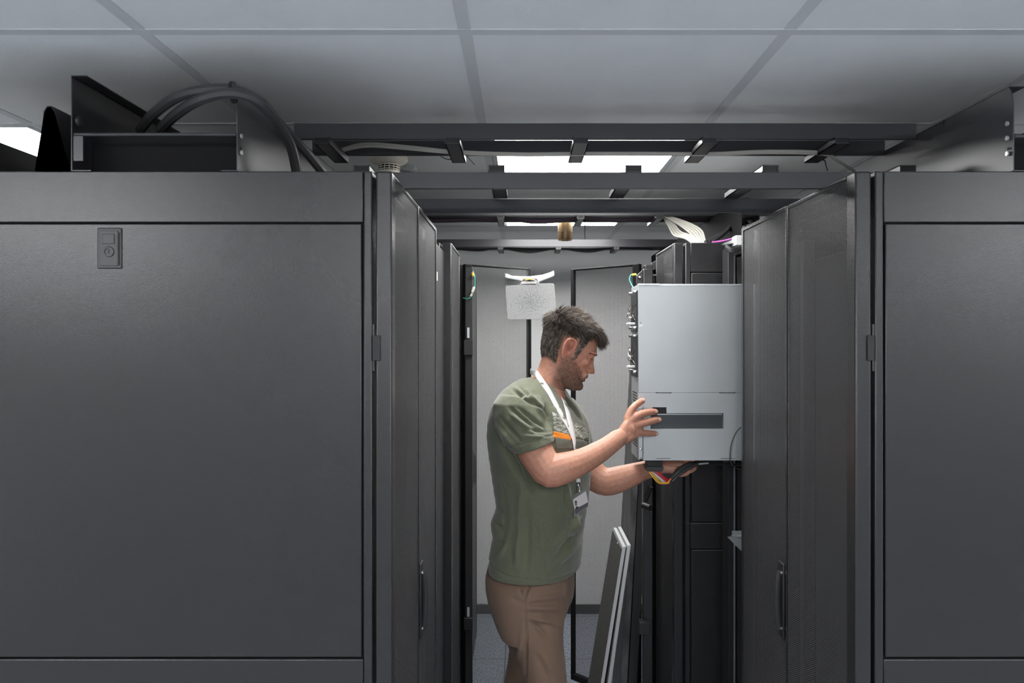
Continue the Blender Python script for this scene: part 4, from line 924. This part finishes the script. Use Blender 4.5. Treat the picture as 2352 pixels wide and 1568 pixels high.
# finer shape: eye socket, mouth line, ear hollow
rel = co-np.array(HOw); uu = (rel@np.array(HFw))/SC; vv = (rel@np.array(HUw))/SC; ll = rel[:, 1]
inhead = (vv > -95) & (vv < 90) & (uu > -75) & (uu < 95) & (co[:, 2] > 1.5) & (np.abs(ll) < .1)
def dent(u, v, l, ru, rv, rl, amt):
    g = np.exp(-(((uu-u)/ru)**2+((vv-v)/rv)**2+((ll-l)/rl)**2)); d = np.where(inhead, g*amt, 0)
    return d
D = np.zeros(len(co))
for sd in (-1, 1):
    D -= dent(63, 1, sd*.022, 7, 5.5, .0090, .0048)
    D -= dent(55, -9, sd*.034, 10, 2.2, .018, .0010)
    D -= dent(59.5, -.6, sd*.034, 9, 1.2, .014, .0018); D -= dent(58, 6.6, sd*.034, 9, 1.3, .014, .0016)
    D -= dent(4, 5, sd*.080, 5, 9, .010, .0085)
    D -= dent(64, -47.3, sd*.016, 12, 1.1, .018, .0026)
    D -= dent(74, -31.5, sd*.008, 4, 2, .004, .003)
D -= dent(68, -47.3, 0, 9, 1.1, .022, .0022)
D -= dent(66, -58, 0, 8, 3.2, .02, .002)
co = co+no*D[:, None]
cufn = 1048+(ppx-1170)/104*-36
cov = (ppy > np.maximum(893, 884+(ppx-1200)*.36)) & (ppy < 1296) & ~((co[:, 1] < 2.20) & (ppy > cufn-6) & (ppx > 1184)) & ~((co[:, 1] > 2.34) & (ppx > 1325) & (ppy > 1012)) & (ppx < 1366)
cov &= ~((co[:, 1] < 2.175) & (ppx > 1262))
cov |= (ppy > 876) & (ppy <= 893) & (ppx < 1232)
for i in np.where(cov)[0]:
    p = Vector(co[i]); h = bvh_shirt.find_nearest(p)
    if h[0] is not None and (p-h[0]).dot(h[1]) > -.006: q_ = h[0]-h[1]*.007; co[i] = q_
cov = (ppy > 1296) & (ppy < 1880)
for i in np.where(cov)[0]:
    p = Vector(co[i]); h = bvh_trs.find_nearest(p)
    if h[0] is not None and (p-h[0]).dot(h[1]) > -.006: co[i] = h[0]-h[1]*.007
set_co(body, co)
# skin tone by region, with some light and shade painted in on the head
base = np.array([.495, .248, .172])
cols = np.tile(base, (len(co), 1))
rs = np.random.RandomState(3)
def mixc(mask, c): 
    global cols
    cols = cols*(1-mask[:, None])+np.array(c)*mask[:, None]
mixc(sm(ppy, 1040, 1125)*.0, base)
beard = inhead*sm(-vv, 4, 22)*sm(uu-(12 + (-vv-30)*-.25), -8, 10)*sm(-vv, 2, 14)
line = 30-(-vv-12)*-.9
beard = inhead*(sm(-vv-(uu-24)*.80-14, -6, 12))*sm(uu-np.where(vv > -50, 4, -2), -10, 6)*(vv > -92)*(1-sm(uu-72, 0, 3))
nosem = ((uu > 60) & (vv > -37) & inhead); beard = beard*np.where(nosem, 0, 1)
beard = np.clip(beard, 0, 1)
cols[:] = np.where((inhead & (vv > -95))[:, None], cols*1.16, cols); mixc(beard*(.34+.26*sm(-vv, 25, 60)), (.14, .085, .062))  # head colour lifted to offset overhead shading by hair and brow
lips = inhead*np.exp(-(((vv+47.3)/5.5)**2))*sm(uu, 57, 62)*(np.abs(ll) < .023)
mixc(np.clip(lips, 0, 1)*.75, (.36, .13, .10))
earm = inhead*((np.abs(ll) > .0755) & (uu > -16) & (uu < 18) & (vv > -27) & (vv < 27)); mixc(earm*.5, (.58, .23, .17)); mixc(inhead*np.exp(-(((uu-3)/5)**2+((vv-4)/8)**2))*(np.abs(ll) > .068)*.7, (.28, .09, .06))  # redder ear, its hollow darkened in the colour as shade
mixc(inhead*np.exp(-(((uu-80)/9)**2+((vv+26)/8)**2))*.45, (.58, .22, .16))
mixc(inhead*np.exp(-(((uu-50)/14)**2+((vv+16)/11)**2))*.25, (.58, .22, .16))
scalp = inhead*sm(vv+(60-uu)*.0, 36, 44); mixc(np.clip(scalp, 0, 1)*.4, (.2, .15, .12))
# knuckles and finger ends a little redder
for P in FING:
    for k in (1, 3):
        p = np.array(W(*P[k])); mixc(np.exp(-(np.sum((co-p)**2, 1)/(.010**2)))*.35, (.58, .22, .16))
p = np.array(W(1264, 1104, 2.07)); mixc(np.exp(-(np.sum((co-p)**2, 1)/(.035**2)))*.5, (.50, .19, .14))

skin_m = tint_mat('skin', .5, .25, .18, 260, .35, speck=.10, sscale=110)
body_o = finish(body, 'body', skin_m, person, cols)
bvh_body = BVHTree.FromPolygons([Vector(c) for c in co], [tuple(p.vertices) for p in body.polygons])

# ---- eyes
for sd in (-1, 1):
    e = MB().ellipsoid(H(53.0, .5, sd*.032), (.0115, .0115, .0115), seg=20, rg=14); eo = e.build('eye', mat('eye_white', (.30, .22, .19), .3), person)
    lash = []
    for a_ in (.25, .36, .47, .58, .70, .80):
        v_ = .3-1.8*math.sin((a_-.2)*5); n_ = (HFw*(1-.62*a_)+Vector((0, sd*(.16+.80*a_), 0))).normalized(); h_ = bvh_body.ray_cast(H(34, v_, 0)+n_*.15, -n_)
        if h_[0] is not None: lash.append(h_[0]+n_*.0002)
    if len(lash) < 2: lash = [H(60, -3, sd*.04), H(58, -3, sd*.04)]
    ls_ = spline(lash, 4); MB().tube(ls_, [.0005+.0010*math.sin(math.pi*(i_+.5)/len(ls_)) for i_ in range(len(ls_))], 6).build('eyelashes', M['deep'], person)
# fingernails
nail_m = mat('fingernail', (.66, .40, .34), .3)
for P, r in zip(FING, FR):
    tip = W(*P[3]); prev = W(*P[2]); d = (tip-prev).normalized(); nrm = Vector((0, -1, 0)); nrm = (nrm-d*nrm.dot(d)).normalized(); sdv = d.cross(nrm)
    R = Matrix((d, sdv, nrm)).transposed()
    MB().ellipsoid(tip+nrm*(r[3]*1.0)-d*.0010, (.0056, .0045, .0014), rot=R, seg=14, rg=8).build('fingernail', nail_m, person)

eye = Vector((0, 0, CAMZ))
def onto(px_, py_, off=.0015, trees=(bvh_shirt, bvh_body), fallback=2.12):
    d = (W(px_, py_, 2.0)-eye).normalized(); best = None
    for tr_ in trees:
        h = tr_.ray_cast(eye, d)
        if h[0] is not None and (best is None or h[3] < best[3]): best = h
    if best is None: return W(px_, py_, PC-.035), Vector((0, -1, 0))
    n = best[1] if best[1].dot(d) < 0 else -best[1]
    return best[0]+n*off, n
def patch(grid, name, m, parent, th=.0012, trees=(bvh_shirt,)):
    "cloth print: grid of design points laid on the shirt surface"
    q = MB(); r = len(grid); c = len(grid[0])
    P = [[onto(a, b, .0012, trees)[0] for a, b in row] for row in grid]
    for row in P: q.v += [tuple(p) for p in row]
    for i in range(r-1):
        for j in range(c-1): q.f.append((i*c+j, i*c+j+1, (i+1)*c+j+1, (i+1)*c+j))
    o = q.build(name, m, parent); s_ = o.modifiers.new('th', 'SOLIDIFY'); s_.thickness = .0008; return o
def quadgrid(tl, tr_, br_, bl, nx, ny):
    g = []
    for i in range(ny+1):
        v = i/ny; row = []
        for j in range(nx+1):
            u = j/nx
            row.append(((tl[0]*(1-u)+tr_[0]*u)*(1-v)+(bl[0]*(1-u)+br_[0]*u)*v, (tl[1]*(1-u)+tr_[1]*u)*(1-v)+(bl[1]*(1-u)+br_[1]*u)*v))
        g.append(row)
    return g
def distressed(name, c1, c2, lo, hi, scale=(60, 60, 260)):
    m = mat(name, c1, .9); nt = m.node_tree; N = nt.nodes; L = nt.links; tc = N.new('ShaderNodeTexCoord'); mp = N.new('ShaderNodeMapping'); mp.inputs['Scale'].default_value = scale
    n = N.new('ShaderNodeTexNoise'); n.inputs['Scale'].default_value = 1; n.inputs['Detail'].default_value = 6; n.inputs['Roughness'].default_value = .7
    r = N.new('ShaderNodeValToRGB'); r.color_ramp.elements[0].position = lo; r.color_ramp.elements[0].color = (*c1, 1); r.color_ramp.elements[1].position = hi; r.color_ramp.elements[1].color = (*c2, 1)
    L.new(tc.outputs['Object'], mp.inputs[0]); L.new(mp.outputs[0], n.inputs[0]); L.new(n.outputs[0], r.inputs[0]); L.new(r.outputs[0], N['Principled BSDF'].inputs['Base Color']); return m
patch(quadgrid((1268, 946), (1350, 985), (1352, 1012), (1272, 990), 22, 12), 'chest_print', distressed('worn_white_print', (.15, .158, .106), (.50, .52, .48), .45, .57), shirt_o)
patch(quadgrid((1273, 1004), (1351, 1014), (1352, 1032), (1277, 1030), 22, 8), 'chest_print', distressed('worn_grey_print', (.11, .115, .09), (.16, .17, .15), .40, .65), shirt_o)
patch(quadgrid((1269.5, 990), (1311, 998), (1313.5, 1011.5), (1271, 1004.5), 14, 5), 'orange_print', mat('orange_print', (.78, .25, .025), .8), shirt_o)

# ---- hair, eyebrow and beard made of fine tapered strands
def hair_mat(name):
    m = bpy.data.materials.new(name); m.use_nodes = True; b = m.node_tree.nodes['Principled BSDF']; at = m.node_tree.nodes.new('ShaderNodeAttribute'); at.attribute_name = 'tint'
    m.node_tree.links.new(at.outputs['Color'], b.inputs['Base Color']); b.inputs['Roughness'].default_value = .6; b.inputs['Specular IOR Level'].default_value = .2; return m
hm = hair_mat('brown_grey_hair')
def strands(name, items, m, parent, seg=3):
    """items: (points, radius, colour)"""
    q = MB(); cl = []
    for pts, r, c in items:
        n0 = len(q.v); k = len(pts)
        q.tube(pts, [r*(1-.85*(i/(k-1))**1.5) for i in range(k)], seg); cl += [c]*(len(q.v)-n0)
    o = q.build(name, m, parent, smooth=True, angle=180)
    at = o.data.color_attributes.new('tint', 'FLOAT_COLOR', 'POINT'); c = np.ones((len(cl), 4)); c[:, :3] = np.array(cl); at.data.foreach_set('color', c.reshape(-1).astype(np.float32)); return o
hv = np.array([r[0] for r in HEAD][::-1], float)
def skull(theta, v):
    arr = HEAD[::-1]; b = np.interp(v, hv, [r[1] for r in arr]); f = np.interp(v, hv, [r[2] for r in arr]); w_ = np.interp(v, hv, [r[3] for r in arr])
    c, s_ = math.cos(theta), math.sin(theta); n = 2.5 if (c >= 0 and v > -5) else 2.1
    mid = (b+f)/2-(f-b)*.02
    u = mid+(f-mid if c >= 0 else mid-b)*math.copysign(abs(c)**(2/n), c); l = w_*math.copysign(abs(s_)**(2/n), s_)
    if c > 0: l *= 1-.16*c*c-(.14*c if v < -30 else 0)
    return u, l
def in_hair(u, v, l):
    if v > 76: return True
    if v > 42+(abs(l)/.07)**2*12: return u < 63
    front = np.interp(v, [-16, -6, 6, 18, 30, 55], [24, 30, 32, 35, 39, 43])
    if v >= -16:
        if u > front: return False
        if -17 < u < 18 and v < 31 and abs(l) > .05: return False       # the ear
        if v < -2 and u < 17 and u > -17: return False
        return True
    return u < -14 and v > -44+5*math.sin(u*.55)+3*math.sin(l*220)
rd = random.Random(11)
def center_of(v): return H(5, min(v, 30)*.6+5, 0)
items = []
def hair_col(u, v, l):
    g = rd.random(); grey = .30+.30*(1 if abs(l) > .05 and v < 30 and u > 5 else 0)+.1*(v < 10)
    if g < grey: k = .19+.15*rd.random(); return (k, k*.90, k*.80)
    k = .06+.065*rd.random(); return (k*1.2, k*.90, k*.72)
cap_pts = 0
N_H = 12500; tries = 0
while len(items) < N_H and tries < 90000:
    tries += 1
    if rd.random() < .30:
        # crown: sample on the top disc
        v = 77-rd.random()**1.3*25
    else: v = -46+rd.random()*122
    th = rd.random()*2*math.pi
    u, l = skull(th, v)
    if v > 70: sc_ = rd.random()**.5; u = -10+(u+10)*sc_; l *= sc_; 
    if not in_hair(u, v, l): continue
    if l > .03 and rd.random() < .5: continue
    p = H(u, v, l); n = (p-center_of(v)).normalized()
    top = sm(np.array(v), 25, 62); top = float(top); frontness = float(sm(np.array(u), 5, 50))
    L_ = (.015+.017*top+.012*top*frontness)*(.75+.5*rd.random())
    if v < 0: L_ *= .75
    # flow: from the crown forward and downward
    crown = H(-28, 70, 0); away = (p-crown); away = (away-n*away.dot(n)); away = away.normalized() if away.length > 1e-4 else HFw.copy()
    flow = away*.75+HFw*(.5*top+.1)+HUw*(-.35*(1-top))
    side = float(sm(np.array(u), 14, 26))*float(sm(np.array(abs(l)), .028, .05))*(1-float(sm(np.array(v), 54, 64)))
    if side > 0: flow = flow*(1-side)+(HFw*-.55+HUw*-.75)*side; L_ *= 1-.35*side
    cl = math.sin(u*.33+v*.21)*math.sin(v*.27-u*.13+l*130)         # clumping
    flow += Vector((0, 1, 0))*(.30*cl)+HUw*(.34*cl)+HFw*(.3*math.sin(v*.35+u*.1+1))+Vector((rd.gauss(0, .17), rd.gauss(0, .17), rd.gauss(0, .17)))
    flow = (flow-n*flow.dot(n)).normalized()
    lift = (.27+.17*top)*(.7+.6*rd.random())+.12*cl*top
    pts = [p-n*.002, p+n*(.0015+L_*lift*.45)+flow*(L_*.28), p+n*(.002+L_*lift*.72)+flow*(L_*.62), p+n*(.002+L_*lift*.85)+flow*(L_*1.0)]
    items.append((pts, .00062+.0003*rd.random(), tuple(c_*(.86+.28*cl)*(1.30-.62*top) for c_ in hair_col(u, v, l))))  # colour darker on top, paler at the sides, to even out overhead light
# fringe sweeping forward over the forehead
for k in range(900):
    v = 48+rd.random()*18; l = rd.gauss(0, .020)
    if abs(l) > .036: continue
    f = np.interp(v, hv, [r[2] for r in HEAD[::-1]]); u = f*(math.sqrt(max(0, 1-(l/.085)**2)))-3-rd.random()*10
    p = H(u, v+2, l); cl = math.sin(l*300+1)*.5
    L_ = (17+13*rd.random())
    e = (.9+.35*cl)
    pts = [p, H(u+L_*.45, v+5+3*cl, l*1.05), H(u+L_*.9, v+3+4*cl-rd.random()*3, l*1.1), H(u+L_*1.35*e, v-4+7*cl-rd.random()*8, l*1.12+rd.gauss(0, .003))]
    items.append((pts, .0007+.0003*rd.random(), hair_col(50, 60, 0) if rd.random() < .8 else (.15, .12, .10)))
# tufts at the crown
for k in range(260):
    u = rd.gauss(2, 14); l = rd.gauss(0, .025); v = 73-abs(u-0)*.12
    p = H(u, v, l); cl = math.sin(u*.5+2)
    pts = [p, H(u+3+3*cl, v+5, l), H(u+8+6*cl, v+8+2*cl+rd.random()*2, l*1.05), H(u+14+7*cl, v+8+3*cl+rd.random()*4, l*1.1)]
    items.append((pts, .0007, hair_col(0, 70, 0) if rd.random() < .6 else (.17, .13, .10)))
hair_o = strands('hair', items, hm, person)
# scalp layer under the strands
cap = MB(); cr = []
q = []
cseg = 64; vs = list(np.linspace(-44, 76, 60))
grid = {}
for i, v in enumerate(vs):
    for j in range(cseg):
        u, l = skull(2*math.pi*j/cseg, v); grid[(i, j)] = (u, v, l)
idx = {}
for i in range(len(vs)-1):
    for j in range(cseg):
        c4 = [(i, j), (i, (j+1) % cseg), (i+1, (j+1) % cseg), (i+1, j)]
        if all(in_hair(*grid[c]) for c in c4):
            f_ = []
            for c in c4:
                if c not in idx:
                    u, v, l = grid[c]; p = H(u, v, l); idx[c] = len(cap.v); cap.v.append(tuple(p+(p-center_of(v)).normalized()*.0016))
                f_.append(idx[c])
            cap.f.append(tuple(f_))
top_ring = [idx[(len(vs)-1, j)] for j in range(cseg) if (len(vs)-1, j) in idx]
cap.f.append(tuple(top_ring))
co_ = cap.build('hair_base', mat('dark_hair_base', (.055, .043, .035), .8, var=.3, vscale=90), hair_o); s_ = co_.modifiers.new('th', 'SOLIDIFY'); s_.thickness = .004; s_.offset = -1
# beard
items = []; tries = 0
while len(items) < 5200 and tries < 80000:
    tries += 1
    v = -88+rd.random()*84; th = (rd.random()*2-1)*math.pi*.62
    u, l = skull(th, v)
    if v > -14 and (u < 18 or u > 33): continue
    if u < -4 or (-v) < (u-24)*.80+13+rd.gauss(0, 3): continue
    if u > 58 and -37 < v: continue
    if u > 60 and -52 < v < -43 : continue
    if l > .02 and rd.random() < .5: continue
    p0 = H(u, v, l); nn = (p0-H(20, v, 0)).normalized()
    hit = bvh_body.ray_cast(p0+nn*.03, -nn)
    if hit[0] is None or (hit[0]-p0).length > .025: continue
    n = hit[1]; n = n if n.dot(nn) > 0 else -n; p = hit[0]
    d = (HUw*-1*.8+HFw*.35+Vector((rd.gauss(0, .3), rd.gauss(0, .3), rd.gauss(0, .3)))); d = (d-n*d.dot(n)).normalized()
    L_ = .0022+.0024*rd.random(); k = .08+.09*rd.random(); g = rd.random() < .16
    items.append(([p-n*.0006, p+n*L_*.35+d*L_*.45, p+n*L_*.5+d*L_], .00034, (k*1.2, k*.88, k*.68) if not g else (.30, .26, .22)))
strands('beard', items, hm, person)
items = []
for sd in (-1, 1):
    for k in range(150):
        a = rd.random(); v = 9.5+2.2*math.sin(a*2.6)-2.0*a+rd.gauss(0, 1.0)
        nn = HFw*(1-.62*a)+Vector((0, sd*(.16+.80*a), 0)); nn.normalize(); hit = bvh_body.ray_cast(H(34, v, 0)+nn*.15, -nn)
        if hit[0] is None: continue
        p = hit[0]; d = (Vector((0, sd, 0))*.6+HFw*-.5+HUw*(.2+rd.gauss(0, .25))).normalized(); L_ = .007
        items.append(([p, p+nn*.0012+d*L_*.5, p+nn*.0006+d*L_], .00042, (.11, .078, .058)))
strands('eyebrows', items, hm, person)

# ---- lanyard and badge
lan = thing('lanyard', onto(1320, 1020)[0], 'white lanyard round the man\'s neck with a clip and photo badge', 'lanyard')
def ribbon(pts, w_, name, m, parent, off=.003, trees=(bvh_shirt, bvh_body), wf=lambda t: 1.0):
    P = spline([Vector((a, b, 0)) for a, b in pts], 6); q = MB(); rows_ = []; ds = []; ns = []
    for i, p in enumerate(P):
        t = (P[min(i+1, len(P)-1)]-P[max(i-1, 0)]).normalized(); nx = Vector((-t.y, t.x, 0)); ns.append(nx)
        ds.append([onto(p.x+nx.x*w_*k/2, p.y+nx.y*w_*k/2, 0, trees)[0].y for k in (-1, 0, 1)])
    ds = np.array(ds); m_ = np.array([np.median(ds[max(0, i-5):i+6], 0) for i in range(len(ds))])
    ds = np.minimum(ds, m_+.003); ds = np.maximum(ds, m_-.004)
    ds = np.array([ds[max(0, i-3):i+4].mean(0) for i in range(len(ds))])-off
    for i, p in enumerate(P):
        nx = ns[i]; row = []
        for k in (-1, -.33, .33, 1): wv = w_*wf(i/(len(P)-1)); row.append(W(p.x+nx.x*wv*k/2, p.y+nx.y*wv*k/2, float(np.interp(k, (-1, 0, 1), ds[i]))))
        rows_.append(row)
    for row in rows_: q.v += [tuple(a) for a in row]
    for i in range(len(rows_)-1):
        for j in range(3): q.f.append((i*4+j, i*4+j+1, (i+1)*4+j+1, (i+1)*4+j))
    o = q.build(name, m, parent); s_ = o.modifiers.new('th', 'SOLIDIFY'); s_.thickness = .0012; return o
lm = mat('white_webbing', (.74, .74, .73), .8, bump=.3, bscale=900)
ribbon([(1229, 854), (1234, 861), (1246, 877), (1262, 900), (1276, 926), (1289, 950), (1302, 973), (1311, 990), (1317, 1006)], 11.5, 'strap', lm, lan, wf=lambda t: 1.15-.5*t)
ribbon([(1291, 910), (1297, 922), (1303, 940), (1308, 962), (1314, 985), (1318, 1003), (1320, 1018), (1321, 1032)], 9.5, 'strap', lm, lan, off=.005, trees=(bvh_shirt,), wf=lambda t: .25+.85*math.sin(math.pi*min(1, t*.9+.05)))
MB().tube(spline([W(1230, 856, 2.262), W(1221, 853, 2.285), W(1219, 853, 2.31), W(1230, 858, 2.345), W(1258, 874, 2.37), W(1284, 900, 2.372), W(1293, 914, 2.36)], 6), .0085, 10, rb=[.0012]*37).build('strap', lm, lan)
# strap tail hangs behind the forearm to the clip
yb_ = onto(1330, 1112)[0].y-.012
y0_ = onto(1321, 1030, trees=(bvh_shirt,))[0].y-.003
q = MB(); a, b = W(1317, 1030, y0_), W(1325, 1030, y0_); c, d = W(1331, 1104, yb_), W(1323, 1104, yb_)
q.prism([a, b, c, d], (0, .0012, 0)); q.build('strap', lm, lan)
MB().box((WX(1322, yb_), yb_-.002, WZ(1107, yb_)), (WX(1333, yb_), yb_+.003, WZ(1100, yb_))).build('strap_crimp', M['galv2'], lan, bevel=.0005)
cl_ = MB(); cl_.tube(spline([W(1325, 1106, yb_), W(1324, 1112, yb_), W(1329, 1115, yb_), W(1332, 1110, yb_), W(1330, 1106, yb_)], 4), .0009, 6)
cl_.tube(spline([W(1328, 1114, yb_-.001), W(1325, 1122, yb_-.003), W(1327, 1130, yb_-.002), W(1331, 1128, yb_-.001), W(1331, 1119, yb_-.001), W(1328, 1114, yb_-.001)], 4), .0012, 6)
cl_.ellipsoid(W(1328, 1114, yb_-.001), (.0035, .0025, .003), seg=10, rg=6); cl_.build('swivel_clip', M['chrome'], lan)
MB().ellipsoid(W(1331, 1128, yb_-.003), (.003, .002, .003), seg=10, rg=6).build('stud', M['chrome'], lan)
bd = yb_-.006
hold = mat('clear_badge_sleeve', (.20, .21, .22), .15); hold.node_tree.nodes['Principled BSDF'].inputs['Alpha'].default_value = .45
MB().prism([W(1316, 1139, bd), W(1324, 1131, bd), W(1350, 1125, bd), W(1351, 1162, bd), W(1340, 1173, bd), W(1322, 1186, bd), W(1318.5, 1188, bd)], (0, .0022, 0)).build('badge_sleeve', hold, lan, bevel=.0004)
cd = bd-.0006
card = MB().prism([W(1315, 1147.5, cd), W(1346, 1127.5, cd), W(1350.5, 1153, cd), W(1328, 1165, cd), W(1320, 1171.5, cd)], (0, .0006, 0)); card_o = card.build('badge_card', mat('badge_card', (.50, .47, .46), .35), lan)
MB().prism([W(1320.5, 1170, cd-.0004), W(1350, 1153, cd-.0004), W(1351, 1161, cd-.0004), W(1340, 1168, cd-.0004), W(1322, 1182, cd-.0004)], (0, .0006, 0)).build('dark_band', mat('badge_band', (.05, .05, .055), .4), card_o)
pf_ = MB(); pf_.prism([W(1320.5, 1171, cd-.0008), W(1322, 1166, cd-.0008), W(1324, 1163, cd-.0008), W(1327, 1162.5, cd-.0008), W(1329, 1164.5, cd-.0008)], (0, .0004, 0)); pf_.build('portrait_jacket', M['deep'], card_o)
MB().ellipsoid(W(1323, 1157, cd-.0006), (.0028, .0006, .0062), seg=12, rg=8).build('portrait_face', mat('portrait_skin', (.13, .07, .045), .6), card_o)
MB().ellipsoid(W(1322.8, 1152, cd-.0009), (.0030, .0005, .0036), seg=12, rg=8).build('portrait_hair', M['deep'], card_o)
